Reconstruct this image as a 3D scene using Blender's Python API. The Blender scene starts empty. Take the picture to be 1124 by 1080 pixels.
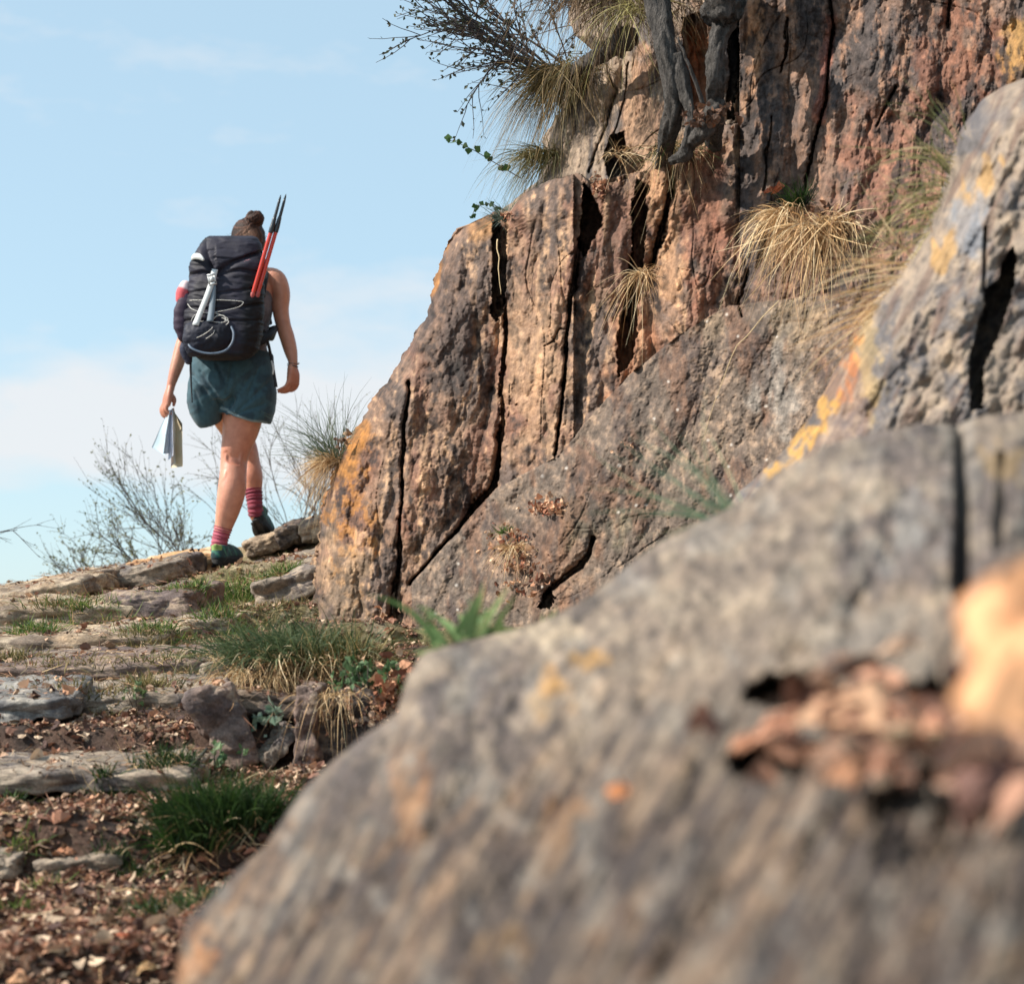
import bpy, math, random
import numpy as np
from mathutils import Vector
R = math.radians
rng = np.random.default_rng(7)
random.seed(7)
sc = bpy.context.scene
COL = sc.collection

# ---------------------------------------------------------------- camera maths
F = 2097.0; PITCH = R(5.0); CX, CY = 562.0, 540.0
def P(px, py, Y):
    px = np.asarray(px, float); py = np.asarray(py, float); Y = np.asarray(Y, float)
    u = (px-CX)/F; v = (CY-py)/F
    yw = math.cos(PITCH)-v*math.sin(PITCH); zw = math.sin(PITCH)+v*math.cos(PITCH)
    k = Y/yw
    return np.stack(np.broadcast_arrays(u*k, Y, zw*k), -1)
def V(px, py, Y): return P(px, py, Y)

# ---------------------------------------------------------------- noise
_p = np.random.default_rng(3).permutation(256); PERM = np.concatenate([_p, _p, _p])
_g = np.random.default_rng(4).normal(size=(256, 3)); _g /= np.linalg.norm(_g, axis=1)[:, None]
def perlin(x, y, z=0.0, s=0):
    x, y, z = np.broadcast_arrays(np.asarray(x, float)+s*17.13, np.asarray(y, float)+s*5.77, np.asarray(z, float)+s*9.31)
    xi = np.floor(x).astype(int); yi = np.floor(y).astype(int); zi = np.floor(z).astype(int)
    xf = x-xi; yf = y-yi; zf = z-zi
    def fd(t): return t*t*t*(t*(t*6-15)+10)
    u, v, w = fd(xf), fd(yf), fd(zf)
    def h(a, b, c):
        g = _g[PERM[PERM[PERM[(xi+a) & 255]+((yi+b) & 255)]+((zi+c) & 255)]]
        return g[..., 0]*(xf-a)+g[..., 1]*(yf-b)+g[..., 2]*(zf-c)
    def l(a, b, t): return a+t*(b-a)
    return l(l(l(h(0,0,0), h(1,0,0), u), l(h(0,1,0), h(1,1,0), u), v),
             l(l(h(0,0,1), h(1,0,1), u), l(h(0,1,1), h(1,1,1), u), v), w)*1.6
def fbm(x, y, z=0.0, o=4, s=0, g=.5):
    r = 0; a = 1; f = 1
    for i in range(o):
        r = r+a*perlin(np.asarray(x)*f, np.asarray(y)*f, np.asarray(z)*f, s+i*3); a *= g; f *= 2.03
    return r
def ridged(x, y, z=0.0, o=4, s=0):
    r = 0; a = 1; f = 1
    for i in range(o):
        r = r+a*(1-2*np.abs(perlin(np.asarray(x)*f, np.asarray(y)*f, np.asarray(z)*f, s+i*3))); a *= .5; f *= 2.03
    return r/2
def _hash(i, j, s):
    return PERM[(PERM[(i+s*7) & 255]+j+s*3) & 255]
def facets(x, y, s=0, tilt=1.0, rad=2):
    """chipped-stone field: lower envelope of randomly tilted planes"""
    xi = np.floor(x).astype(int); yi = np.floor(y).astype(int)
    best = np.full(np.shape(x), 99.0)
    for a in range(-rad, rad+1):
        for b in range(-rad, rad+1):
            h = _hash(xi+a, yi+b, s); h2 = _hash(xi+a+37, yi+b+11, s+1); h3 = _hash(xi+a+91, yi+b+53, s+2)
            cx = xi+a+h/255.; cy = yi+b+h2/255.
            gx = (h3/255.-.5)*tilt; gy = (_hash(xi+a+5, yi+b+77, s+3)/255.-.5)*tilt
            d = (x-cx)**2+(y-cy)**2
            best = np.minimum(best, d*.9+.8*gx*(x-cx)+.8*gy*(y-cy)+.3*h3/255.)
    return best
def sm(x, a, b):
    t = np.clip((np.asarray(x, float)-a)/(b-a), 0, 1); return t*t*(3-2*t)
def pin(x, y, poly):
    ins = np.zeros(np.shape(x), bool); n = len(poly)
    for i in range(n):
        x1, y1 = poly[i]; x2, y2 = poly[(i+1) % n]
        if y1 == y2: continue
        c = ((y1 > y) != (y2 > y)) & (x < (x2-x1)*(y-y1)/(y2-y1)+x1)
        ins ^= c
    return ins
def dline(x, y, pts):
    """distance to polyline and width interpolated; pts = (x,y,w)"""
    best = np.full(np.shape(x), 1e9)
    for (x1, y1, w1), (x2, y2, w2) in zip(pts[:-1], pts[1:]):
        dx, dy = x2-x1, y2-y1
        t = np.clip(((x-x1)*dx+(y-y1)*dy)/(dx*dx+dy*dy), 0, 1)
        d = np.hypot(x-x1-t*dx, y-y1-t*dy)/(w1+(w2-w1)*t)
        best = np.minimum(best, d)
    return best
def lin(r, g, b, k=.86):
    m = (r+g+b)/3.; r, g, b = m+(r-m)*k, m+(g-m)*k, m+(b-m)*k
    def c(v):
        v /= 255.; return v/12.92 if v <= .04045 else ((v+.055)/1.055)**2.4
    return np.array([c(r), c(g), c(b)])
def mix(a, b, t):
    t = np.clip(t, 0, 1)[..., None]; return a*(1-t)+b*t

# ---------------------------------------------------------------- mesh helpers
ORG = {}
def tag(o, label=None, cat=None, group=None, kind=None):
    if label: o['label'] = label
    if cat: o['category'] = cat
    if group: o['group'] = group
    if kind: o['kind'] = kind
    return o
def empty(name, loc, label, cat, group=None):
    o = bpy.data.objects.new(name, None); COL.objects.link(o)
    loc = [float(v) for v in loc]; o.location = loc; o.empty_display_size = .05
    ORG[o.name] = np.array(loc); return tag(o, label, cat, group)
def mk(name, verts, faces, mat, parent=None, loc=None, col=None, smooth=True, mats=None, midx=None):
    verts = np.asarray(verts, float).reshape(-1, 3)
    if not isinstance(faces, list) or (len(faces) and not isinstance(faces[0], np.ndarray)):
        fl = {}
        for f in faces: fl.setdefault(len(f), []).append(f)
        faces = [np.array(v) for v in fl.values()]
    faces = [f for f in faces if len(f)]
    o0 = ORG[parent.name] if parent is not None else (np.array(loc, float) if loc is not None else np.zeros(3))
    me = bpy.data.meshes.new(name)
    me.vertices.add(len(verts)); me.vertices.foreach_set('co', (verts-o0).astype(np.float32).ravel())
    nl = sum(f.size for f in faces); npoly = sum(len(f) for f in faces)
    me.loops.add(nl); me.loops.foreach_set('vertex_index', np.concatenate([f.ravel() for f in faces]).astype(np.int32))
    me.polygons.add(npoly)
    tot = np.concatenate([np.full(len(f), f.shape[1]) for f in faces])
    st = np.concatenate([[0], np.cumsum(tot)[:-1]])
    me.polygons.foreach_set('loop_start', st.astype(np.int32)); me.polygons.foreach_set('loop_total', tot.astype(np.int32))
    me.polygons.foreach_set('use_smooth', np.full(npoly, smooth))
    if mats:
        for m in mats: me.materials.append(m)
        me.polygons.foreach_set('material_index', np.asarray(midx, np.int32))
    else: me.materials.append(mat)
    if col is not None:
        a = me.attributes.new('Col', 'FLOAT_COLOR', 'POINT')
        c = np.ones((len(verts), 4), np.float32); c[:, :3] = np.clip(col, 0, 1); a.data.foreach_set('color', c.ravel())
    me.update(calc_edges=True); me.validate()
    o = bpy.data.objects.new(name, me); COL.objects.link(o)
    if parent is not None: o.parent = parent; ORG[o.name] = o0
    else: o.location = o0; ORG[o.name] = o0
    return o
def grid_faces(nr, nc, close=False):
    i = np.arange(nr-1)[:, None]; j = np.arange(nc if close else nc-1)[None, :]
    a = i*nc+j; b = i*nc+(j+1) % nc
    return np.stack([a, b, b+nc, a+nc], -1).reshape(-1, 4)

# ---------------------------------------------------------------- materials
def nt(name):
    m = bpy.data.materials.new(name); m.use_nodes = True
    n = m.node_tree.nodes; l = m.node_tree.links
    return m, n, l, n['Principled BSDF']
def noise_node(n, l, scale, detail=6, rough=.6, vec=None, stretch=None):
    t = n.new('ShaderNodeTexNoise'); t.inputs['Scale'].default_value = scale
    t.inputs['Detail'].default_value = detail; t.inputs['Roughness'].default_value = rough
    tc = n.new('ShaderNodeTexCoord')
    if stretch:
        mp = n.new('ShaderNodeMapping'); mp.inputs['Scale'].default_value = stretch
        l.new(tc.outputs['Object'], mp.inputs['Vector']); l.new(mp.outputs[0], t.inputs['Vector'])
    else: l.new(tc.outputs['Object'], t.inputs['Vector'])
    return t
def math_node(n, l, op, a, b):
    m = n.new('ShaderNodeMath'); m.operation = op
    for i, v in enumerate((a, b)):
        if isinstance(v, (int, float)): m.inputs[i].default_value = v
        else: l.new(v, m.inputs[i])
    return m.outputs[0]
def ramp(n, l, src, stops):
    r = n.new('ShaderNodeValToRGB'); l.new(src, r.inputs[0])
    e = r.color_ramp.elements
    while len(e) < len(stops): e.new(.5)
    for el, (p, c) in zip(e, stops):
        el.position = p; el.color = (*c, 1) if len(c) == 3 else c
    return r.outputs[0]
def mat_rock(name, s=1.0, bump=.6, speck=1.0, stretch=(1, 1, .45), bdist=.012):
    m, n, l, b = nt(name)
    at = n.new('ShaderNodeAttribute'); at.attribute_name = 'Col'
    n1 = noise_node(n, l, 38*s, 8, .7, stretch=stretch); n2 = noise_node(n, l, 170*s, 4, .75)
    n3 = noise_node(n, l, 7*s, 5, .65, stretch=stretch)
    f1 = ramp(n, l, n1.outputs[0], [(.25, (.42, .42, .44)), (.5, (1, 1, 1)), (.78, (1.55, 1.5, 1.42))])
    f2 = ramp(n, l, n2.outputs[0], [(.28, (.5, .5, .5)), (.5, (1, 1, 1)), (.72, (1.7, 1.66, 1.6))])
    f3 = ramp(n, l, n3.outputs[0], [(.3, (.62, .62, .66)), (.5, (1, 1, 1)), (.7, (1.3, 1.22, 1.12))])
    c = at.outputs['Color']
    for f, k in ((f1, .8), (f2, .75*speck), (f3, .8)):
        mm = n.new('ShaderNodeMix'); mm.data_type = 'RGBA'; mm.blend_type = 'MULTIPLY'
        mm.inputs[0].default_value = k; l.new(c, mm.inputs[6]); l.new(f, mm.inputs[7]); c = mm.outputs[2]
    l.new(c, b.inputs['Base Color'])
    rr = ramp(n, l, n1.outputs[0], [(.3, (.95,)*3), (.7, (.62,)*3)]); l.new(rr, b.inputs['Roughness'])
    b.inputs['Specular IOR Level'].default_value = .35
    h = math_node(n, l, 'ADD', n1.outputs[0], math_node(n, l, 'MULTIPLY', n2.outputs[0], .28))
    bp = n.new('ShaderNodeBump'); bp.inputs['Strength'].default_value = bump; bp.inputs['Distance'].default_value = bdist
    l.new(h, bp.inputs['Height']); l.new(bp.outputs[0], b.inputs['Normal'])
    return m
def mat_plain(name, c, rough=.8, bump=.2, bscale=60, var=.25, spec=.4, bdist=.004, stretch=None, metal=0):
    m, n, l, b = nt(name)
    t = noise_node(n, l, bscale, 5, .65, stretch=stretch)
    lo = tuple(v*(1-var) for v in c); hi = tuple(min(1, v*(1+var)) for v in c)
    l.new(ramp(n, l, t.outputs[0], [(.3, lo), (.7, hi)]), b.inputs['Base Color'])
    b.inputs['Roughness'].default_value = rough; b.inputs['Specular IOR Level'].default_value = spec
    b.inputs['Metallic'].default_value = metal
    if bump:
        bp = n.new('ShaderNodeBump'); bp.inputs['Strength'].default_value = bump; bp.inputs['Distance'].default_value = bdist
        l.new(t.outputs[0], bp.inputs['Height']); l.new(bp.outputs[0], b.inputs['Normal'])
    return m
def mat_leaf(name, trans=.3, rough=.6):
    m, n, l, b = nt(name)
    at = n.new('ShaderNodeAttribute'); at.attribute_name = 'Col'
    l.new(at.outputs['Color'], b.inputs['Base Color']); b.inputs['Roughness'].default_value = rough
    b.inputs['Specular IOR Level'].default_value = .35
    tr = n.new('ShaderNodeBsdfTranslucent'); l.new(at.outputs['Color'], tr.inputs[0])
    mx = n.new('ShaderNodeMixShader'); mx.inputs[0].default_value = trans
    l.new(b.outputs[0], mx.inputs[1]); l.new(tr.outputs[0], mx.inputs[2])
    l.new(mx.outputs[0], n['Material Output'].inputs[0])
    return m
M_CLIFF = mat_rock('weathered_schist', speck=.6)
M_NEAR = mat_rock('near_boulder_rock', s=1.6, bump=.5, speck=.6, bdist=.006, stretch=(1, 1, .6))
M_STONE = mat_rock('step_stone_rock', s=.9, bump=.8, stretch=(.9, .9, 1.3))
M_GROUND = mat_rock('trodden_soil', s=1.3, bump=1.0, bdist=.02, stretch=(1, 1, 1))
M_GRASS = mat_leaf('grass_blades', .3)
M_LITTER = mat_leaf('dry_leaf_litter', .15, .75)
M_TWIG = mat_plain('twig_bark', (.10, .08, .07), .9, .3, 200)
M_TWIG2 = mat_plain('dark_twig_bark', (.055, .045, .045), .9, .3, 200)
M_BARK = mat_plain('gnarled_bark', (.075, .066, .060), .95, 1.0, 60, .85, bdist=.035, stretch=(1, 1, .35))

# ---------------------------------------------------------------- ground
EDGES = np.array([3.2, 4.15, 5.1, 6.0, 6.55, 7.15, 7.8, 8.35, 8.9])
def ground_z(x, Y, fine=True):
    x = np.asarray(x, float); Y = np.asarray(Y, float)
    Yw = Y+.12*perlin(x*.9, Y*.4, 0, 5)-.08*(x+1.4)
    q = np.full(np.shape(Yw), 0.0)
    for i, e in enumerate(EDGES[:-1]):
        e2 = EDGES[i+1]; t = np.clip((Yw-e)/(e2-e), 0, 1)
        q = np.where((Yw >= e) & (Yw < e2), (sm(t, 0, .12)-t)*(e2-e), q)
    z = -1.27+.189*np.minimum(Y, 9.75) + .189*q*.62
    w = sm(Y, 6.2, 9.0)
    z = z + .166*(np.clip(x, -3.2, 1.5)+1.38)*w*(1-sm(Y, 9.8, 14))
    z = z + .17*sm(x, -.98, -.72)*sm(Y, 5.42, 5.50)*(1-sm(Y, 6.0, 6.9))
    z = z - np.minimum(.42*np.maximum(0, Y-9.75)**1.2, 7+0*Y)
    z = z - .25*np.maximum(0, -x-3.2)*(1-sm(-x, 3.2, 30)*.9)
    z = np.maximum(z, -9+1.5*perlin(x*.02, Y*.02, 0, 9))
    z = np.where(Y > 60, z - 4*sm(Y, 60, 400), z)
    z = z - .035*sm(Y, 8.3, 8.6)*(1-sm(Y, 9.15, 9.4))*sm(x, -1.9, -1.6)*(1-sm(x, -1.15, -.95))
    if fine:
        z = z+.022*fbm(x*3, Y*3, 0, 3, 11)*(1-sm(Y, 20, 40))+.010*fbm(x*14, Y*14, 0, 3, 12)*(1-sm(Y, 10, 14))
    return z
def ghit(px, py):
    """distance at which the sight line through a picture point meets the ground"""
    Ys = np.linspace(2.6, 9.7, 1200)
    pt = P(px, py, Ys); g = ground_z(pt[:, 0], Ys, False)
    k = np.where(pt[:, 2] < g)[0]
    k = k[Ys[k] > 3.0] if len(k) else k
    return float(Ys[k[0]]) if len(k) else 9.4
def build_ground():
    us = np.concatenate([np.linspace(-12, -.36, 60)**1, np.linspace(-.355, .0, 330), np.linspace(.005, .4, 60), np.linspace(.5, 12, 40)])
    Ys = np.concatenate([np.linspace(.05, 3.0, 30), np.linspace(3.02, 10.2, 620), np.linspace(10.3, 30, 60), np.geomspace(31, 3000, 50)])
    U, Y = np.meshgrid(us, Ys); X = U*np.maximum(Y, 2.0)
    Z = ground_z(X, Y)
    n = fbm(X*2.2, Y*2.2, 0, 4, 21); n2 = fbm(X*9, Y*9, 0, 3, 24)
    dirt = lin(96, 70, 56); dark = lin(54, 41, 35); tan = lin(168, 140, 104); olive = lin(104, 104, 60); pale = lin(188, 168, 138)
    c = mix(np.broadcast_to(dirt, X.shape+(3,)), dark, sm(n2, -.1, .5)*.8)
    up = sm(Y+.8*n, 5.6, 6.6)
    hi = mix(np.broadcast_to(tan, X.shape+(3,)), olive, sm(n, .0, .35)*.7)
    hi = mix(hi, pale, sm(n2, .15, .5)*.6); hi = mix(hi, dirt, sm(-n, .1, .4)*.7)
    c = mix(c, hi, up)
    c = mix(c, lin(86, 96, 52), sm(Y, 11, 20))
    V_ = np.stack([X, Y, Z], -1).reshape(-1, 3)
    o = mk('ground', V_, [grid_faces(len(Ys), len(us))], M_GROUND, col=c.reshape(-1, 3))
    tag(o, kind='structure')
build_ground()

# ---------------------------------------------------------------- cliff
SIL = [(-420, 690), (-200, 668), (-60, 640), (0, 622), (40, 632), (62, 660), (80, 645), (110, 618), (150, 602), (185, 596), (200, 590), (212, 574), (222, 562), (232, 548),
       (241, 528), (252, 507), (268, 493), (290, 481), (315, 474), (345, 468), (372, 452), (395, 440), (420, 426),
       (440, 408), (465, 396), (485, 380), (520, 364), (560, 355), (600, 350), (650, 345), (700, 341), (730, 338), (820, 334)]
LEDGE = [(520, 236), (560, 232), (575, 212), (604, 198), (634, 190), (652, 204), (668, 196), (700, 190), (722, 184), (742, 172), (757, 152), (785, 137), (812, 136)]
E_TOP = [(452, 640), (500, 585), (545, 536), (590, 512), (614, 500), (652, 452), (690, 412), (745, 368), (800, 335), (850, 330), (1124, 300), (1400, 260)]
NOTCH = [
 ([(541, 236), (557, 236), (557, 290), (555, 338), (547, 353), (539, 343), (541, 290)], .30),
 ([(641, 200), (652, 214), (664, 240), (652, 262), (642, 284), (634, 268), (639, 232)], .34),
 ([(699, 196), (712, 204), (708, 262), (704, 300), (701, 366), (692, 395), (679, 417), (677, 384), (685, 330), (692, 270)], .34),
 ([(664, 172), (670, 150), (684, 144), (687, 162), (706, 172), (707, 186), (690, 196), (668, 200)], .32),
 ([(800, -80), (818, -80), (812, 60), (806, 132), (797, 132), (799, 60)], .35),
 ([(748, 20), (778, 10), (778, 100), (770, 128), (758, 120), (749, 70)], .16),
 ([(592, 668), (603, 640), (612, 655), (606, 668)], .15),
 ([(700, 455+200), (708, 655), (700, 668)], .1),
]
CRACK = [
 ([(556, 330, 2.6), (552, 430, 2.8), (550, 490, 2.6), (544, 532, 3.2), (524, 556, 4.6), (500, 585, 1.6), (470, 618, 1.2), (452, 640, 1)], .20),
 ([(637, 266, 2.5), (629, 320, 3.2), (624, 360, 2.2), (618, 420, 1.0), (611, 500, 1.1)], .16),
 ([(742, 176, 3.2), (735, 215, 3.6), (727, 252, 3), (716, 290, 1.8)], .24),
 ([(449, 420, 1.2), (442, 475, 2.2), (443, 500, 1.6), (441, 560, 1.3), (437, 620, 2.5), (430, 680, 4), (426, 720, 4)], .14),
 ([(908, -60, 1.4), (913, 30, 1.8), (907, 110, 1.6), (896, 150, 1.2), (884, 196, 1.4), (880, 230, 1)], .16),
 ([(861, 40, 1.6), (866, 20, 1), (862, 60, 1.6), (856, 78, 1)], .08),
 ([(848, 128, 1), (842, 170, 1.4), (838, 210, 1.2)], .06),
 ([(962, 140, 1), (974, 116, 1.5), (985, 96, 1)], .06),
 ([(1040, 30, 1.5), (1044, 10, 1.5), (1046, -30, 1)], .08),
 ([(650, 590, 2.4), (646, 610, 3), (636, 622, 3.5), (622, 632, 3), (600, 650, 3)], .12),
 ([(540, 160+100, 1), (470, 410, .6)], .0),
 ([(598, 380, .7), (608, 376, 1.1), (614, 360, .8), (620, 362, .7)], .03),
 ([(662, 60, 1), (676, 100, 1.2), (660, 150, 1.2), (645, 188, 1)], .05),
 ([(690, 70, 1), (684, 110, 1), (668, 165, 1)], .04),
 ([(820, 300, 1.2), (812, 330, 1.5), (815, 350, 1)], .05),
]
def interp(v, tab, i=0, j=1):
    return np.interp(v, [t[i] for t in tab], [t[j] for t in tab])
SILX = lambda y: interp(y, SIL)
def cliff_base(px, py):
    return 7.0-(np.minimum(px, 1280)-345)*.0030+(700-py)*.0009
def cliffY(px, py, detail=True):
    px = np.asarray(px, float); py = np.asarray(py, float)
    wx = 5*perlin(px*.03, py*.03, 0, 41)+1.6*perlin(px*.13, py*.13, 0, 42); wy = 5*perlin(px*.03, py*.03, 0, 43)+1.6*perlin(px*.13, py*.13, 0, 44)
    D = cliff_base(px, py)
    led = interp(px, LEDGE); above = (py < led+wy*.6) & (px < 812)
    et = interp(px, E_TOP); inE = (py > et+wy*.5) & (px > 452)
    D = D+np.where(above, .24+.0012*(led-py), 0)
    gw = sm(px+wx, 806, 812)*(1-sm(py, 170, 300)); D = D+gw*.10
    D = D-np.where(inE, (.035+.0006*np.clip(py-et, 0, 200))*(1-.75*sm(px, 600, 740)), 0)
    # slab faces between the joints, each turned a little
    tilt = np.where(px < 549, .0011*(px-450), np.where(px < 630, -.0012*(px-590)-.03, np.where(px < 695, .0013*(px-660)+.02, .0009*(px-750)-.02)))
    D = D+np.where(inE | above | (px > 812), 0, tilt)
    if detail:
        lx = px+.10*(py-300)*np.where(above, 1.6, np.where(inE, 4.0, .6))
        D = D+.055*fbm(px*.011, py*.006, 0, 3, 31)
        f1 = facets(lx*.022, py*.009, 3, 1.6); f2 = facets(lx*.06, py*.028, 5, 1.6); f3 = facets(lx*.16, py*.09, 8, 1.2, 1)
        sc_ = np.where(above, 1.1, np.where(inE, .38, 1.0))
        D = D+sc_*(.115*f1+.052*f2+.018*f3)
        st = ridged(lx*.05, py*.008, .3, 4, 61)
        D = D+np.where(inE, .006, .012)*st*(1+.6*sm(px, 780, 850))
        D = D+np.where(inE, .004, .0055)*fbm(px*.12, py*.09, 0, 3, 71)+.0035*fbm(px*.4, py*.35, 0, 2, 75)
        m_ = sm(fbm(px*.012, py*.008, 0, 2, 63), -.1, .25)
        for (fx, fy, sd, dp, wd) in ((.020, .0035, 64, .014, .018), (.010, .012, 66, .014, .012)):
            D = D+dp*m_*np.where(inE, .45, 1)*(1-sm(np.abs(perlin(lx*fx+.10*perlin(px*.02, py*.02, 0, 67), py*fy, 0, sd)), 0, wd))
        # rugged knobs on left pillar
        kn = sm(px, 395, 420)*(1-sm(px, 500, 560))*(1-sm(py, 540, 640))
        D = D+kn*.014*ridged(px*.035, py*.028, .7, 4, 81)
    jx = 2.2*perlin(px*.12, py*.10, 0, 48)+1.2*perlin(px*.4, py*.3, 0, 49)
    for poly, dep in NOTCH:
        D = D+dep*pin(px+wx*.6+jx, py+wy*.6+jx, poly)
    for pts, dep in CRACK:
        if dep <= 0: continue
        d = dline(px+wx*.6, py+wy*.6, pts)*(1+.55*perlin(px*.05, py*.06, 0, 46)+.35*perlin(px*.3, py*.25, 0, 47))
        D = D+dep*(1-sm(d, .35, 1.25))*.85+dep*.12*(1-sm(d, 1.0, 3.2))
    # roll away at the skyline
    e = np.clip(px-SILX(py), 0, 400)
    D = D+.34*np.exp(-e/5.)+.16*np.exp(-e/22.)
    return D
def blob(px, py, cx, cy, rx, ry, s=0, rag=.6):
    d = np.sqrt(((px-cx)/rx)**2+((py-cy)/ry)**2)+rag*fbm(px*.05, py*.035, 0, 4, s)
    return 1-sm(d, .55, 1.15)
def streak(px, py, x1, y1, x2, y2, w, s=0, rag=.5):
    d = dline(px, py, [(x1, y1, w), (x2, y2, w)])+rag*fbm(px*.09, py*.03, 0, 4, s); return 1-sm(d, .5, 1.2)
def cliff_col(px, py):
    n1 = fbm(px*.02, py*.012, 0, 5, 101); n2 = fbm(px*.055, py*.02, 0, 5, 105, .6); n3 = fbm(px*.14, py*.10, 0, 4, 109, .65); nv = fbm((px+.06*py)*.07, py*.009, 0, 4, 113)
    led = interp(px, LEDGE); above = (py < led) & (px < 812); inE = (py > interp(px, E_TOP)) & (px > 452)
    B = np.broadcast_to
    sh = px.shape+(3,)
    brown = lin(156, 123, 100); redb = lin(140, 98, 80); tanc = lin(204, 164, 126); pur = lin(104, 90, 84); grey = lin(128, 120, 116); dk = lin(70, 58, 56)
    c = mix(B(brown, sh), redb, sm(n1, -.05, .4)*.8); c = mix(c, pur, sm(-n1+.3*n2, .05, .45)*.85)
    c = mix(c, tanc, sm(nv+.4*n3, .2, .7)*.75); c = mix(c, dk, sm(-n2-.4*n3, .25, .8)*.8)
    # tan flank of the middle slabs
    c = mix(c, tanc, blob(px, py, 585, 390, 40, 110, 3)*.6); c = mix(c, lin(204, 154, 110), blob(px, py, 728, 250, 24, 80, 5, .9)*.6)
    c = mix(c, lin(168, 104, 76), blob(px, py, 775, 240, 26, 105, 7)*.6); c = mix(c, lin(190, 130, 90), blob(px, py, 700, 400, 40, 60, 9)*.6)
    c = mix(c, lin(96, 78, 72), blob(px, py, 480, 330, 60, 80, 13)*.6)
    # upper set-back face: grey/tan streaks
    a = mix(B(lin(172, 152, 132), sh), lin(112, 104, 102), sm(nv, -.1, .35)); a = mix(a, lin(190, 142, 104), blob(px, py, 708, 130, 26, 90, 15, .9)*.6); a = mix(a, lin(214, 122, 62), blob(px, py, 765, 80, 18, 60, 17, .5)*.7)
    c = np.where(above[..., None], a, c)
    # right wall
    g = mix(B(lin(134, 106, 90), sh), lin(88, 78, 76), sm(.45*nv+n1, -.15, .4)); g = mix(g, lin(166, 124, 96), sm(nv*-.6+.5*n3, .15, .6)*.6)
    g = mix(g, lin(170, 84, 58), streak(px, py, 912, 20, 900, 130, 8, 19)*.5); g = mix(g, lin(150, 92, 66), blob(px, py, 1060, 70, 50, 60, 21, .9)*.6)
    g = mix(g, lin(150, 100, 80), blob(px, py, 975, 190, 60, 90, 23)*.7); g = mix(g, lin(196, 146, 60), blob(px, py, 1115, 60, 18, 40, 25)*.6)
    g = mix(g, lin(200, 150, 110), streak(px, py, 835, -20, 822, 120, 9, 27)*.7)
    g = mix(g, dk, sm(-n2-.3*n3, .2, .7)*.8)
    c = np.where(((px > 812) & ~inE)[..., None], g, c)
    # grey lower slab
    e = mix(B(lin(128, 112, 99), sh), lin(102, 89, 84), sm(n1, -.1, .4)); e = mix(e, lin(158, 134, 112), sm(n3+.4*n2, .15, .7)*.6)
    e = mix(e, lin(150, 112, 84), blob(px, py, 600, 620, 60, 60, 33)*.4)
    e = mix(e, lin(160, 140, 116), blob(px, py, 770, 355, 30, 18, 35)*.6); e = mix(e, lin(150, 146, 140), blob(px, py, 850, 420, 26, 60, 37)*.7)
    e = mix(e, lin(160, 140, 110), blob(px, py, 875, 350, 30, 40, 39)*.5)
    e = mix(e, lin(88, 92, 62), blob(px, py, 660, 570, 50, 30, 43, .8)*.35)
    e = mix(e, mix(np.broadcast_to(lin(150, 108, 80), sh), lin(92, 74, 66), sm(n2, -.2, .3)), sm(n1+.5*nv, -.05, .4)*.55)
    c = np.where(inE[..., None], e, c)
    # ochre lichen on the left pillar
    ol = lin(204, 134, 40)
    m = blob(px, py, 384, 540, 26, 100, 45, .9); ol = lin(184, 122, 46); c = mix(c, ol, m*.7*sm(n3+.6*n2, -.35, .3)); c = mix(c, lin(178, 148, 112), blob(px, py, 375, 640, 30, 70, 47)*.45)
    c = mix(c, ol, streak(px, py, 487, 255, 470, 320, 8, 49, .9)*.7); c = mix(c, ol, streak(px, py, 398, 470, 380, 520, 9, 51, .6)*.8)
    c = mix(c, lin(192, 132, 56), blob(px, py, 530, 245, 14, 20, 53)*.5)
    # small white lichen spots
    hx = np.floor(px/13.).astype(int); hy = np.floor(py/13.).astype(int); h = _hash(hx, hy, 5)
    ox = 2+9*_hash(hx, hy, 6)/255.; oy = 2+9*_hash(hx, hy, 7)/255.
    d = np.hypot(px-hx*13-ox, (py-hy*13-oy))+.8*n3
    c = mix(c, lin(214, 208, 200), ((h > 236) & inE)*(1-sm(d, 1.0, 2.2))*.9)
    c = c*np.array([.71, .665, .635])
    return c*(.95+.45*n3[..., None]+.22*n2[..., None])
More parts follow.
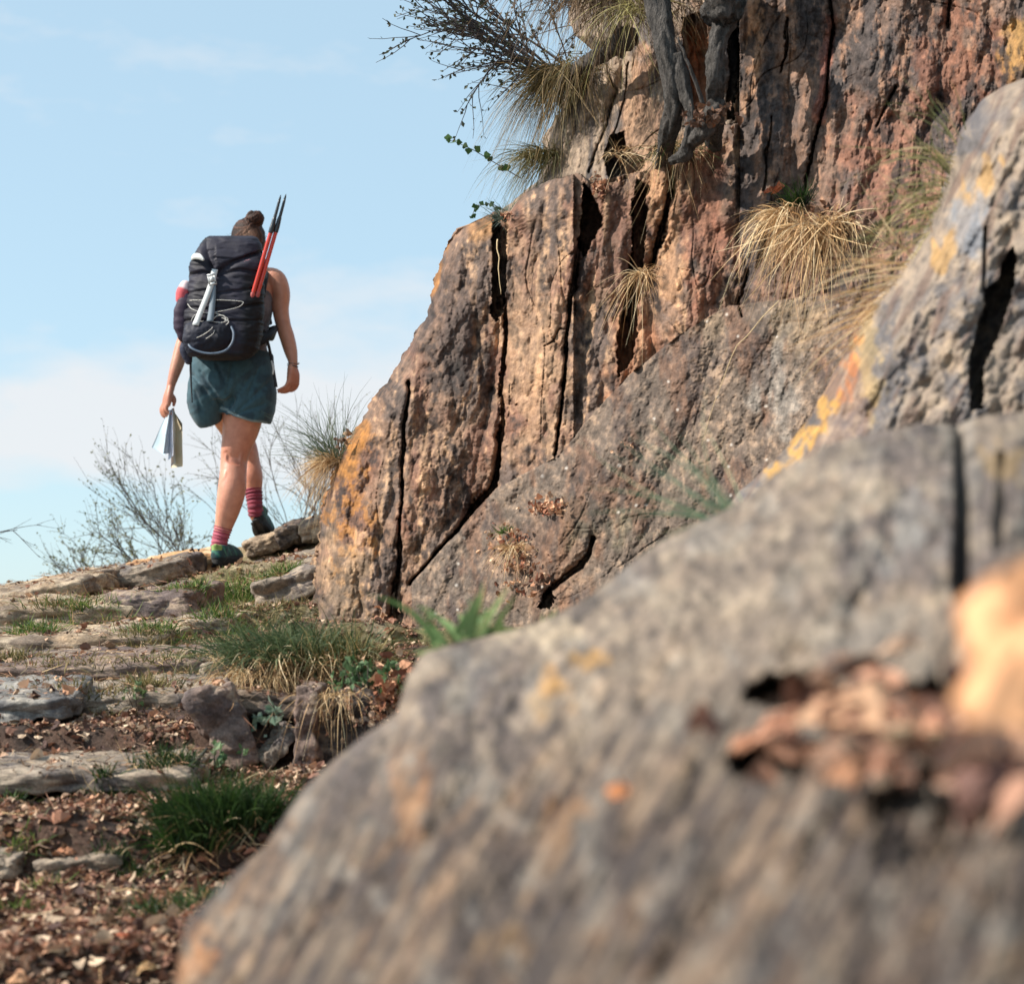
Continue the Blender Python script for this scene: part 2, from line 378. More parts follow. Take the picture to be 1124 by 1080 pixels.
def build_cliff():
    rows = np.arange(-420, 760, 1.0); rows = np.concatenate([np.arange(-420, -10, 4.), np.arange(-10, 770, 1.)])
    nc = 860
    t = np.linspace(0, 1, nc)
    t = t**1.03
    sx = SILX(rows)+2.6*perlin(rows*.11, 0*rows, 0, 91)+1.2*perlin(rows*.4, 0*rows, 0, 92)+4*perlin(rows*.035, 0*rows, 0, 93)*(rows < 560)
    PX = sx[:, None]+(1260-sx[:, None])*t[None, :]; ext = np.arange(1266, 2100, 7.); PX = np.concatenate([PX, np.repeat(ext[None], len(rows), 0)], 1); nc = PX.shape[1]; PY = np.repeat(rows[:, None], nc, 1)
    D = cliffY(PX, PY)
    c = cliff_col(PX, PY)
    W = P(PX, PY, D)
    # wrap behind the skyline
    nb = 24; bk = []; bc = []
    for k in range(nb, 0, -1):
        q = k/nb; Yk = D[:, 0]+.25*q+1.5*q*q
        bk.append(P(sx+2+14*q+20*q*q, rows, Yk)+np.stack([.06*fbm(rows*.02, q*5+0*rows, 0, 4, 95)*min(1, q*4)]*3, -1)*[1, 1, 0]); bc.append(c[:, k*5])
    W = np.concatenate([np.stack(bk, 1), W], 1); c = np.concatenate([np.stack(bc, 1), c], 1)
    PXa = np.concatenate([np.repeat(PX[:, :1], nb, 1), PX], 1); PYa = np.concatenate([np.repeat(PY[:, :1], nb, 1), PY], 1)
    nr, nc2 = PXa.shape
    fa = grid_faces(nr, nc2)[:, ::-1]
    fx = PXa.ravel()[fa].mean(1); fy = PYa.ravel()[fa].mean(1)
    led = interp(fx, LEDGE); above = (fy < led) & (fx < 812); inE = (fy > interp(fx, E_TOP)) & (fx > 452)
    bAB = np.interp(fy, [200, 330, 430, 490, 532, 556, 640], [549, 556, 552, 550, 544, 524, 452]); bBC = np.interp(fy, [190, 266, 320, 360, 420, 500], [640, 637, 629, 624, 618, 611])
    bCD = np.interp(fy, [190, 270, 330, 410], [702, 700, 694, 682])
    lab = np.full(len(fa), 3)
    lab[fx < bCD] = 2; lab[fx < bBC] = 1; lab[fx < bAB] = 0
    lab[fx > 812] = 4; lab[inE] = 5; lab[above] = 6
    root = empty('rock_cliff', P(600, 720, 6.3), 'tall cracked brown rock cliff rising to the right of the hiker', 'cliff')
    labs = {0: 'leftmost pillar with ochre lichen down its left edge', 1: 'reddish tan slab between the two long vertical cracks', 2: 'narrow brown slab left of the black gap with the small straw tuft',
            3: 'orange brown slab right of the small straw tuft', 4: 'dark streaked wall at the top right', 5: 'smooth purple grey slab speckled with white lichen', 6: 'pale grey set back face behind the gnarled roots'}
    Wf = W.reshape(-1, 3); cf = c.reshape(-1, 3)
    for k in range(7):
        f = fa[lab == k]
        u, inv = np.unique(f, return_inverse=True)
        o = mk('rock_slab', Wf[u], [inv.reshape(f.shape)], M_CLIFF, root, col=cf[u]); o['label'] = labs[k]
build_cliff()

# hillside mass behind the cliff (only its edge could ever be seen)
def build_hill():
    xs = np.linspace(-.2, 14, 90); ys = np.linspace(7.9, 30, 90)
    X, Y = np.meshgrid(xs, ys)
    edge = sm(X-(Y-7.9)*.12, .1, 1.6)*sm(Y, 7.9, 9.0)
    Z = -1.5+edge*(2.2+1.1*sm(X, 0, 4)+.5*fbm(X*.5, Y*.5, 0, 4, 131))
    c = mix(np.broadcast_to(lin(96, 84, 60), X.shape+(3,)), lin(80, 92, 50), sm(fbm(X, Y, 0, 3, 133), 0, .5))
    tag(mk('hillside', np.stack([X, Y, Z], -1).reshape(-1, 3), [grid_faces(90, 90)], M_GROUND, col=c.reshape(-1, 3)), kind='structure')
build_hill()

# ---------------------------------------------------------------- right boulder (mid distance, out of focus)
RB_L = [(-200, 1560), (-60, 1400), (10, 1270), (60, 1180), (84, 1130), (96, 1098), (110, 1078), (130, 1062), (150, 1050), (200, 1037), (260, 1012), (300, 985), (330, 960), (380, 932), (430, 905), (470, 880), (500, 855), (540, 812), (600, 760), (700, 700), (760, 690)]
def rbY(px, py):
    l = interp(py, RB_L); e = np.clip(px-l, 0, 500)
    D = 3.55-.0009*(px-900)-.0004*(py-300)
    D = D+.45*np.exp(-e/14.)+.10*np.exp(-e/60.)
    lx = px+.45*(py-300)
    D = D+.07*facets(lx*.014, py*.007, 13, 1.5)+.03*facets(lx*.05, py*.03, 15, 1.5)+.015*ridged(lx*.04, py*.012, 0, 4, 141)+.008*fbm(px*.1, py*.08, 0, 3, 143)
    wx = 3*perlin(px*.05, py*.05, 0, 145)
    D = D+.22*pin(px+wx+2*perlin(px*.2, py*.15, 0, 146), py+wx, [(1104, 276), (1113, 272), (1116, 286), (1103, 350), (1090, 385), (1080, 402), (1078, 448), (1066, 452), (1064, 400), (1074, 350), (1084, 318), (1098, 306)])
    D = D+.03*(1-sm(dline(px, py, [(1082, 250, 2), (1080, 320, 2.5)]), .5, 1.2))
    D = D+.06*(1-sm(dline(px, py, [(868, 560, 3), (880, 520, 4)]), .5, 1.2))
    return D
def build_rb():
    rows = np.concatenate([np.arange(-200, 62, 6.), np.arange(62, 900, 2.)]); nc = 420
    sx = interp(rows, RB_L)+3*perlin(rows*.05, 0*rows, 0, 151)
    PX = sx[:, None]+(2000-sx[:, None])*np.linspace(0, 1, nc)[None]**1.6; PY = np.repeat(rows[:, None], nc, 1)
    D = rbY(PX, PY); W = P(PX, PY, D)
    n1 = fbm(PX*.02, PY*.015, 0, 4, 153); n2 = fbm(PX*.06, PY*.05, 0, 4, 155, .65); n3 = fbm((PX+.45*PY)*.08, PY*.015, 0, 4, 157)
    c = mix(np.broadcast_to(lin(146, 128, 112), PX.shape+(3,)), lin(104, 98, 98), sm(n1, -.1, .4)); c = mix(c, lin(180, 156, 130), sm(n2, .0, .6)*.5)
    c = mix(c, lin(112, 86, 74), sm(n3, .1, .5)*.7); c = mix(c, lin(80, 72, 68), sm(-n2, .25, .7)*.5); c = c*.9
    c = mix(c, lin(150, 108, 84), blob(PX, PY, 930, 440, 30, 60, 159)*.3)
    c = mix(c, lin(184, 104, 48), streak(PX, PY, 942, 374, 925, 436, 9, 161, 1.2)*.8*sm(n2, -.6, .0))
    c = mix(c, lin(200, 146, 58), streak(PX, PY, 905, 445, 852, 515, 13, 163, 1.3)*.8*sm(n2, -.5, .1))
    c = mix(c, lin(184, 138, 70), streak(PX, PY, 1090, 180, 1030, 290, 11, 165, 1.4)*.65); c = mix(c, lin(210, 170, 84), blob(PX, PY, 955, 380, 12, 50, 167, 1.3)*.3)
    c = mix(c, lin(120, 128, 140), blob(PX, PY, 1065, 245, 20, 45, 169)*.7); c = mix(c, lin(92, 88, 92), blob(PX, PY, 1070, 120, 40, 30, 171)*.5)
    bk = []; bc = []
    nb = 20
    for k in range(nb, 0, -1):
        q = k/nb; bk.append(P(sx+3+60*q*q, rows+0*q, D[:, 0]+.15*q+.7*q*q+.04*fbm(rows*.02, q*4+0*rows, 0, 4, 96)*min(1, q*4))); bc.append(c[:, k*4])
    W = np.concatenate([np.stack(bk, 1), W], 1); c = np.concatenate([np.stack(bc, 1), c], 1)
    # cap the top towards the back
    tag(mk('boulder', W.reshape(-1, 3), [grid_faces(len(rows), nc+nb)[:, ::-1]], M_CLIFF, loc=P(1100, 755, 3.5), col=c.reshape(-1, 3)),
        'blurred lichen-streaked grey boulder in front of the cliff at the right edge', 'boulder')
build_rb()

# ---------------------------------------------------------------- foreground boulder
FB_T = [(150, 1330), (182, 1120), (192, 1070), (204, 1012), (222, 992), (255, 960), (292, 928), (306, 905), (328, 872), (360, 840), (400, 806), (436, 780), (447, 742), (466, 716), (520, 702), (590, 684), (640, 660),
        (690, 620), (730, 590), (790, 562), (828, 542), (850, 518), (900, 492), (960, 474), (1010, 464), (1050, 468), (1066, 460), (1124, 452), (1300, 470), (1500, 560), (1640, 800)]
def fbY(px, py):
    yt = interp(px, FB_T); e = np.clip(py-yt, 0, 900)
    s = np.clip(e/(1120-np.minimum(yt, 900)), 0, 1.4)
    Yc = np.interp(px, [150, 200, 450, 700, 850, 1124, 1500], [2.0, 2.0, 2.45, 2.5, 2.45, 2.3, 2.3])
    Yb = np.interp(px, [150, 200, 450, 700, 900, 1124, 1500], [1.75, 1.6, 1.22, 1.02, .92, .85, .9])
    D = Yb+(Yc-Yb)*(1-np.minimum(s, 1)**.40)-.05*np.maximum(0, s-1)
    # vertical upper block right of the shelf
    lx = px+.55*(py-700)
    D = D+.022*D*facets(lx*.012, py*.007, 23, 1.6)*1.6+.012*D*ridged(lx*.022, py*.006, 0, 4, 181)+.012*D*fbm(px*.02, py*.016, 0, 4, 183)+.0035*D*fbm(px*.09, py*.07, 0, 3, 185)
    D = D+.16*(1-sm(dline(px, py, [(1052, 470, 5), (1056, 560, 8), (1054, 640, 10), (1050, 660, 3)]), .5, 1.3))
    D = D+.05*(1-sm(dline(px, py, [(1100, 500, 5), (1096, 600, 7)]), .4, 1.3))
    D = D+.13*blob(px, py, 872, 762, 52, 24, 187, .3)+.15*blob(px, py, 1055, 772, 50, 28, 189, .3)+.12*blob(px, py, 862, 836, 60, 26, 191, .3)+.045*blob(px, py, 1010, 900, 60, 50, 193, .6)
    return D
def build_fb():
    cols = np.concatenate([np.arange(150, 1300, 2.), np.arange(1300, 1640, 8.)]); nr = 420
    yt = interp(cols, FB_T)+3.5*perlin(cols*.03, 0*cols, 0, 195)
    t = np.linspace(0, 1, nr)**1.35
    PY = yt[:, None]+(1900-yt[:, None])*t[None]**1.15; PX = np.repeat(cols[:, None], nr, 1)
    D = fbY(PX, PY); W = P(PX, PY, D)
    lx = PX+.55*(PY-700)
    n4 = fbm(PX*.09, PY*.08, 0, 4, 211, .7); n1 = fbm(PX*.008, PY*.007, 0, 4, 201); n2 = fbm(PX*.03, PY*.026, 0, 4, 203, .6); n3 = fbm(lx*.035, PY*.006, 0, 4, 205, .6)
    c = mix(np.broadcast_to(lin(140, 126, 112), PX.shape+(3,)), lin(112, 102, 98), sm(n1, -.05, .35)); c = mix(c, lin(172, 158, 138), sm(n2, .0, .6)*.55)
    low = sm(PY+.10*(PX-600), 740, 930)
    c = mix(c, lin(72, 60, 55), low*.9)  # lower face painted darker, standing in for shade under grazing sun
    c = mix(c, lin(152, 126, 102), low*sm(n3, .08, .5)*.65); c = mix(c, lin(150, 108, 62), low*sm(fbm(lx*.04, PY*.012, 0, 4, 207), .25, .7)*.4)
    c = mix(c, lin(64, 56, 56), sm(-n2+.4*n3, .3, .8)*.6); c = mix(c, lin(146, 144, 138), sm(fbm(PX*.022, PY*.018, 0, 3, 209), .22, .5)*.4)
    for (x, y, rx, ry, cc, k) in [(645, 722, 26, 12, (236, 172, 50), .9), (605, 752, 16, 14, (226, 160, 50), .8), (995, 590, 34, 44, (128, 134, 138), .8), (600, 765, 20, 20, (210, 160, 70), .5),
                                  (940, 520, 20, 40, (180, 172, 160), .6), (855, 668, 14, 7, (60, 56, 38), .9), (590, 690, 60, 14, (206, 190, 160), .7), (1100, 515, 20, 24, (196, 158, 80), .7),
                                  (450, 870, 16, 60, (190, 120, 40), .6), (620, 900, 20, 30, (186, 120, 40), .6), (215, 1060, 20, 30, (200, 120, 40), .7), (540, 1040, 30, 20, (190, 140, 60), .5), (1090, 650, 20, 12, (150, 150, 100), .5)]:
        c = mix(c, lin(*cc), blob(PX, PY, x, y, rx, ry, int(x), 1.2)*k*.5)
    c = c*(np.array([.70, .655, .62])*(1+.45*n4[..., None]))
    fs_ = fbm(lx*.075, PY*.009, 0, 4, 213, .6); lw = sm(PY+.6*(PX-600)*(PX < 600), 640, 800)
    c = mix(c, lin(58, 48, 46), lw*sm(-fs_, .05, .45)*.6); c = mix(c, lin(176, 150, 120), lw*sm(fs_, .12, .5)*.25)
    nb = 24; bk = []; bc = []
    for k in range(nb, 0, -1):
        q = k/nb; bk.append(P(cols+0*q, yt+4+110*q*q, D[:, 0]+.12*q+.8*q*q+.03*fbm(cols*.02, q*4+0*cols, 0, 4, 97)*min(1, q*4))); bc.append(c[:, k*5])
    W = np.concatenate([np.stack(bk, 1), W], 1); c = np.concatenate([np.stack(bc, 1), c], 1)
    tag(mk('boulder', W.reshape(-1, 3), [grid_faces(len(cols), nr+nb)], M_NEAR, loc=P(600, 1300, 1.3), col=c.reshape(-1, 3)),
        'huge blurred grey tan boulder filling the lower right foreground, dry leaves on it', 'boulder')
build_fb()

# ---------------------------------------------------------------- free stones
def rock(name, c, size, rot, cols, seed, label, cat, group=None, power=5, rough=1.0, strata=.3, res=44, tiltx=0, pitch=0):
    """rounded block with chipped faces; c = centre, size = full extents, rot = turn about z, tiltx = roll in the picture plane"""
    n = res
    a = np.linspace(-1, 1, n); A, B_ = np.meshgrid(a, a)
    vs, fs = [], []
    for ax in range(3):
        for sg in (-1, 1):
            p = np.zeros((n, n, 3)); p[..., ax] = sg; p[..., (ax+1) % 3] = A; p[..., (ax+2) % 3] = B_*sg
            fs.append(grid_faces(n, n)+len(vs)*n*n); vs.append(p.reshape(-1, 3))
    p = np.concatenate(vs); f = np.concatenate(fs)
    key = np.round(p*1e4).astype(np.int64); _, idx, inv = np.unique(key, axis=0, return_index=True, return_inverse=True)
    p = p[idx]; f = inv.ravel()[f]
    r = (np.abs(p)**power).sum(1)**(-1/power); q = p*r[:, None]*.5*np.array(size)
    nrm = q/np.array(size); nrm /= np.linalg.norm(nrm, axis=1)[:, None]
    s0 = min(size); k = 1/max(s0*1.4, .05)
    d = .11*s0*fbm(q[:, 0]*k*.7, q[:, 1]*k*.7, q[:, 2]*k*1.4, 3, seed)
    d -= .30*s0*rough*facets(q[:, 0]*k*1.3+q[:, 1]*k*.6, q[:, 2]*k*2+q[:, 1]*k, seed % 50, 1.6)
    d += strata*.03*s0*ridged(q[:, 0]*k, q[:, 1]*k, q[:, 2]*k*3, 3, seed+5)+.05*s0*fbm(q[:, 0]*k*3, q[:, 1]*k*3, q[:, 2]*k*3, 4, seed+7)
    d += .004*fbm(q[:, 0]*30, q[:, 1]*30, q[:, 2]*50, 3, seed+9)
    q = q+nrm*d[:, None]
    ct, st = math.cos(tiltx), math.sin(tiltx); x, z = q[:, 0]*ct-q[:, 2]*st, q[:, 0]*st+q[:, 2]*ct
    q = q.copy(); cp_, sp_ = math.cos(pitch), math.sin(pitch); y0 = q[:, 1].copy(); q[:, 1] = y0*cp_-z*sp_; z = y0*sp_+z*cp_
    cr, sr = math.cos(rot), math.sin(rot); x, y = x*cr-q[:, 1]*sr, x*sr+q[:, 1]*cr
    w = np.stack([x, y, z], 1)+np.asarray(c, float)
    n1 = fbm(w[:, 0]*4, w[:, 1]*4, w[:, 2]*7, 4, seed+20); n2 = fbm(w[:, 0]*13, w[:, 1]*13, w[:, 2]*20, 4, seed+23, .6)
    cc = [lin(*v) for v in cols]
    col = mix(np.broadcast_to(cc[0], w.shape), cc[1], sm(n1, -.1, .35)); col = mix(col, cc[2], sm(n2, .1, .5)*.8); col = mix(col, cc[0]*.45, sm(-n2, .25, .6)*.7)
    return tag(mk(name, w, [f], M_STONE, loc=(c[0], c[1], c[2]-size[2]/2), col=col), label, cat, group)
TAN = [(160, 136, 110), (128, 110, 94), (188, 168, 142)]
GRY = [(140, 124, 108), (104, 94, 90), (172, 154, 134)]
PUR = [(124, 102, 92), (98, 84, 82), (160, 138, 118)]
ORA = [(204, 156, 104), (184, 130, 84), (222, 190, 148)]
BLU = [(128, 124, 120), (100, 98, 100), (156, 150, 142)]
DRK = [(96, 80, 70), (74, 64, 60), (130, 110, 92)]
G_ST = 'rough stones forming the steps of the path'
# x0, x1, top at x0, top at x1, bottom, depth, colours, roundness, label
STONES = [
 (-70, 92, 664, 636, 676, .55, TAN, 3.5, 'long tan stone on the skyline at the left edge of the path'),
 (84, 196, 637, 617, 652, .50, GRY, 3.5, 'low rounded grey tan stone on the skyline below the bare bushes'),
 (138, 236, 622, 607, 640, .40, ORA, 4, 'bright orange tan stone just left of the hiker\'s planted shoe'),
 (196, 362, 634, 590, 650, .60, GRY, 4.5, 'wide sloping pale slab under the hiker\'s planted foot'),
 (266, 308, 598, 584, 612, .30, TAN, 4, 'leftmost of the three kerb blocks at the top step, by the raised shoe'),
 (304, 330, 582, 576, 604, .30, DRK, 5, 'middle block of the three kerb blocks at the top step, leg shadow painted in its colour'),  # dark palette stands for the hiker's leg shadow on this block
 (328, 366, 577, 568, 600, .30, TAN, 5, 'rightmost pale kerb block touching the cliff pillar'),
 (276, 356, 642, 620, 664, .40, GRY, 4, 'grey stone between two grass tufts beside the cliff pillar'),
 (116, 216, 658, 651, 684, .35, PUR, 5, 'purple brown riser stone right of the large grass clump'),
 (-60, 160, 672, 664, 694, .40, TAN, 4, 'tan stone behind the green tufts at the left edge'),
 (120, 256, 690, 678, 706, .35, GRY, 4, 'long flat grey stone in the middle of the steps'),
 (-70, 176, 708, 698, 728, .35, TAN, 4, 'pale low stone on the left of the fourth step'),
 (-60, 232, 738, 726, 752, .35, PUR, 4, 'brown weathered stone above the blue grey slab'),
 (-70, 62, 774, 768, 800, .35, BLU, 5, 'thick grey stone with a pale top at the left frame edge'),
 (56, 234, 768, 760, 790, .30, GRY, 4, 'mossy low stone continuing the grey step above the leaf litter'),
 (164, 214, 748, 742, 764, .25, BLU, 4, 'small blue grey flat stone near the leaning rock'),
 (-80, 196, 852, 848, 876, .22, GRY, 5, 'long straight stone edging the leaf-covered step'),
 (36, 128, 948, 941, 964, .10, GRY, 3, 'low grey stone half sunk in leaf litter'),
 (-24, 14, 944, 946, 970, .14, GRY, 3, 'small grey stone at the lower left frame edge'),
 (104, 150, 690, 688, 700, .15, BLU, 3, 'little pale stone lying on the dry grass step'),
]
def build_stones():
    for i, (x0, x1, t0, t1, b, dep, cols, pw, lb) in enumerate(STONES):
        xm = (x0+x1)/2; tm = (t0+t1)/2
        Y = ghit(xm, b-3) if b > 615 else 9.35
        if i == 3: Y = 8.66
        if i in (4, 5, 6): Y = 9.25-.1*(i-4)
        if i == 2: Y = 9.0
        dep *= 1.5; w = (x1-x0)*Y/F*1.14; h = (b-tm)*Y/F*1.15; pw += 3
        c = P(xm, (tm+b)/2+2, Y+.5*dep*.9); tilt = math.atan2(t0-t1, x1-x0)
        # top should show at row tm seen over the front edge
        zt = P(xm, tm+(13 if i == 3 else 0), Y+.03)[2]; c = np.array([c[0]*(Y/(Y+.45*dep)), Y+.45*dep, zt-h/2+.012+.06*dep])
        rock('step_stone', c, (w, dep, h), R(random.uniform(-5, 5)), cols, 300+i*7, lb, 'stone', G_ST, pw, tiltx=tilt, pitch=R(7), rough=1.2)
build_stones()
# rocks in the bank between path and cliff
BANK = [
 (246, 795, 5.22, .15, .26, .27, R(8), R(20), PUR, 'leaning dark rock draped with straw beside the path'),
 (340, 805, 5.22, .075, .25, .27, 0, R(-2), PUR, 'upright narrow brown rock post under the grass bank'),
 (392, 803, 5.3, .20, .30, .20, R(-10), R(-4), DRK, 'dark grey rock in the bank behind the foreground boulder'),
 (303, 818, 5.16, .05, .10, .13, R(20), R(-38), GRY, 'small pale wedge of rock in the dark hollow'),
 (302, 772, 5.42, .32, .46, .07, R(4), R(-6), DRK, 'dark overhanging rock ledge above the hollow, grass on top'),
 (330, 872, 5.0, .16, .2, .12, R(10), R(20), DRK, 'shaded rock right of the dark green tuft'),
 (242, 735, 5.9, .12, .16, .06, R(10), R(10), GRY, 'small flat pale rock on the bank above the leaning rock'),
]
for i, (px, py, Y, w, d, h, rz, tl, cols, lb) in enumerate(BANK):
    rock('rock', P(px, py, Y), (w, d, h), rz, cols, 600+i*9, lb, 'rock', None, 9, 1.3, .8, tiltx=tl, res=60)
# ---------------------------------------------------------------- foliage generators
GREEN = [(98, 130, 50), (74, 108, 42), (130, 150, 66), (60, 90, 38)]
DGREEN = [(38, 66, 26), (50, 80, 30), (30, 54, 24), (66, 92, 38)]
STRAW = [(226, 188, 134), (200, 156, 104), (240, 212, 166), (160, 120, 80)]
OLIVE = [(132, 118, 66), (104, 98, 54), (158, 140, 90), (84, 88, 48)]
def nrm(v): return v/np.maximum(1e-9, np.linalg.norm(v, axis=-1, keepdims=True))
def blades(base, d, L, droop, w, colr, r, seg=5, curl=.0):
    """base (n,3), d (n,3) unit, L (n,), droop (n,)"""
    n = len(base); side = nrm(np.cross(d, r.normal(size=(n, 3)))); bend = side*r.normal(size=(n, 1))*curl
    vs, cs = [], []
    for k in range(seg+1):
        t = k/seg
        p = base+d*(L*t)[:, None]+bend*(L*t*t)[:, None]+np.array([0, 0, -1.])*(L*droop*t*t)[:, None]
        ww = (w*(1-t**1.6)+.0002)[:, None]
        vs += [p-side*ww, p+side*ww]; cs += [colr*(.75+.4*t)]*2
    vv = np.stack(vs, 1).reshape(-1, 3); cc = np.stack(cs, 1).reshape(-1, 3)
    m = 2*(seg+1); b = np.arange(n)[:, None]*m; f = []
    for k in range(seg): f.append(b+np.array([[2*k, 2*k+1, 2*k+3, 2*k+2]]))
    return vv, np.concatenate(f), cc
def tuft(pos, n, L, rad, axis, flare, droop, w, pal, seed, label, dead=None, name='grass_tuft', cat='grass tuft', curl=.28, squash=(1, 1, .15), group=None, onground=False):
    r = np.random.default_rng(seed); pos = np.asarray(pos, float)
    off = r.normal(size=(n, 3))*rad*np.array(squash)*.6
    base = pos+off
    if onground: base[:, 2] = np.minimum(drop(base[:, 0], base[:, 1]), pos[2]+.05)-.006
    d = nrm(np.array(axis)+r.normal(size=(n, 3))*flare+off*(1.2/max(rad, .01))*flare)
    Ls = L*r.uniform(.4, 1.05, n); dr = droop*r.uniform(.4, 1.5, n)
    pc = np.array([lin(*p) for p in pal]); colr = pc[r.integers(0, len(pc), n)]*r.uniform(.75, 1.25, (n, 1))
    vv, ff, cc = blades(base, d, Ls, dr, w*r.uniform(.6, 1.3, n), colr, r, curl=curl)
    if dead:
        m = int(n*dead[0]); off = r.normal(size=(m, 3))*rad*np.array(squash)*.6; b2 = pos+off
        if onground: b2[:, 2] = np.minimum(drop(b2[:, 0], b2[:, 1]), pos[2]+.05)-.004
        d2 = nrm(np.array(dead[1])+r.normal(size=(m, 3))*dead[2]); pc = np.array([lin(*p) for p in STRAW])
        v2, f2, c2 = blades(b2, d2, dead[3]*r.uniform(.4, 1.1, m), dead[4]*r.uniform(.5, 1.4, m), w*r.uniform(.5, 1.1, m), pc[r.integers(0, 4, m)]*r.uniform(.7, 1.2, (m, 1)), r, curl=curl*1.5)
        ff = np.concatenate([ff, f2+len(vv)]); vv = np.concatenate([vv, v2]); cc = np.concatenate([cc, c2])
    return tag(mk(name, vv, [ff], M_GRASS, loc=pos, col=cc, smooth=False), label, cat, group)
from mathutils.bvhtree import BVHTree
def build_bvh():
    vs, fs, n = [], [], 0
    for o in COL.objects:
        if o.type == 'MESH' and o.name.split('.')[0] in ('step_stone', 'rock', 'ground'):
            me = o.data; v = np.empty(len(me.vertices)*3, np.float32); me.vertices.foreach_get('co', v); v = v.reshape(-1, 3)+ORG[o.name]
            f = np.empty(len(me.loops), np.int32); me.loops.foreach_get('vertex_index', f); f = f.reshape(-1, 4)
            if o.name == 'ground':
                k = (v[f[:, 0], 1] > 2.9) & (v[f[:, 0], 1] < 10.5) & (np.abs(v[f[:, 0], 0]) < 4); f = f[k]
            vs.append(v); fs.append(f+n); n += len(v)
    return BVHTree.FromPolygons(np.concatenate(vs).tolist(), np.concatenate(fs).tolist())
BVH = build_bvh()
def gp(px, py):
    d = Vector(P(px, py, 5.0)).normalized(); h = BVH.ray_cast(Vector((0, 0, 0)), d)
    if h[0] is not None and 3 < h[0].y < 10: return np.array(h[0])
    Y = ghit(px, py); p = P(px, py, Y); return np.array([p[0], Y, float(ground_z(p[0], Y, False))])
DOWN = Vector((0, 0, -1))
def drop(x, y, z0=2.0):
    out = np.empty(len(x))
    for i in range(len(x)):
        h = BVH.ray_cast(Vector((float(x[i]), float(y[i]), z0)), DOWN)
        out[i] = h[0].z if h[0] is not None else float(ground_z(x[i], y[i], False))
    return out
def cp(px, py, out=.0):
    Y = float(cliffY(np.array([px]), np.array([py]))[0])-out; return P(px, py, Y)
UP = (0, 0, 1)
G_G = 'green grass tufts growing between the steps'
GT = [ # px, py, n, L, rad, palette, label
 (35, 692, 260, .07, .09, GREEN, 'small green tuft at the left edge of the steps'),
 (92, 684, 520, .09, .14, GREEN, 'large bright green clump left of the purple brown riser stone'),
 (14, 722, 200, .06, .09, OLIVE, 'olive tuft touching the left frame edge'),
 (214, 645, 320, .055, .13, GREEN, 'low green tuft in front of the hiker\'s planted foot'),
 (264, 658, 480, .10, .11, GREEN, 'tall green tuft below the wide sloping slab'),
 (306, 632, 240, .07, .06, GREEN, 'compact green tuft beside the hiker\'s raised foot'),
 (268, 636, 200, .05, .08, OLIVE, 'thin olive tuft on the wide sloping slab'),
 (290, 672, 380, .06, .16, OLIVE, 'pale olive grass patch under the tall green tuft'),
 (158, 706, 240, .05, .10, OLIVE, 'short olive tuft on the flat grey stone'),
 (205, 732, 300, .06, .14, OLIVE, 'olive grass strip below the long flat stone'),
 (162, 752, 200, .06, .07, OLIVE, 'yellowish tuft beside the small blue grey stone'),
 (130, 740, 180, .04, .16, OLIVE, 'short mossy grass on the brown weathered stone'),
 (182, 838, 240, .07, .06, DGREEN, 'dark tuft at the right end of the long straight stone'),
 (116, 858, 90, .06, .03, DGREEN, 'small dark tuft standing on the long straight stone'),
 (14, 880, 60, .06, .03, DGREEN, 'tiny dark tuft under the left end of the long stone'),
 (28, 926, 50, .05, .03, GREEN, 'tiny green sprout in the leaf litter above the small grey stone'),
 (142, 962, 160, .06, .06, DGREEN, 'dark green tuft behind the half sunk low stone'),
 (52, 976, 60, .05, .03, GREEN, 'tiny green sprout below the half sunk low grey stone'),
 (206, 1000, 420, .07, .12, DGREEN, 'spreading dark tuft at the edge of the foreground boulder'),
 (60, 668, 260, .06, .12, OLIVE, 'olive grass strip between the two long tan stones at the left'),
 (176, 690, 260, .06, .10, GREEN, 'green tuft hanging over the long flat grey stone'),
 (232, 700, 260, .07, .08, OLIVE, 'olive tuft right of the long flat grey stone'),
 (60, 738, 220, .05, .16, OLIVE, 'dry olive grass under the pale low stone'),
 (110, 772, 240, .05, .14, OLIVE, 'mossy grass on top of the thick grey step'),
 (248, 690, 300, .08, .10, GREEN, 'green tuft left of the wide grey green mound'),
 (16, 1000, 60, .05, .04, GREEN, 'sparse sprout near the lower left corner'),
]
for i, (px, py, n, L, rad, pal, lb) in enumerate(GT):
    L *= 1.3; n = int(n*1.3)
    tuft(gp(px, py), n, L, rad, UP, .45, .35, .0018, pal, 900+i, lb, dead=(.2, UP, .8, L*.9, .6), squash=(1, .6, .1), group=G_G, onground=True)
# the big dark green double tuft
tuft(gp(248, 905), 1500, .17, .105, (-.05, -.15, 1), .33, .3, .0018, DGREEN, 950, 'largest dark green grass clump below the leaning rock', dead=(.06, (0, -.6, .3), .5, .12, .6), squash=(1, .6, .1))
tuft(gp(205, 932), 500, .14, .05, (-.15, -.1, 1), .3, .3, .0018, DGREEN, 951, 'narrow dark green clump left of the largest clump', dead=(.06, (0, -.6, .3), .5, .12, .6))
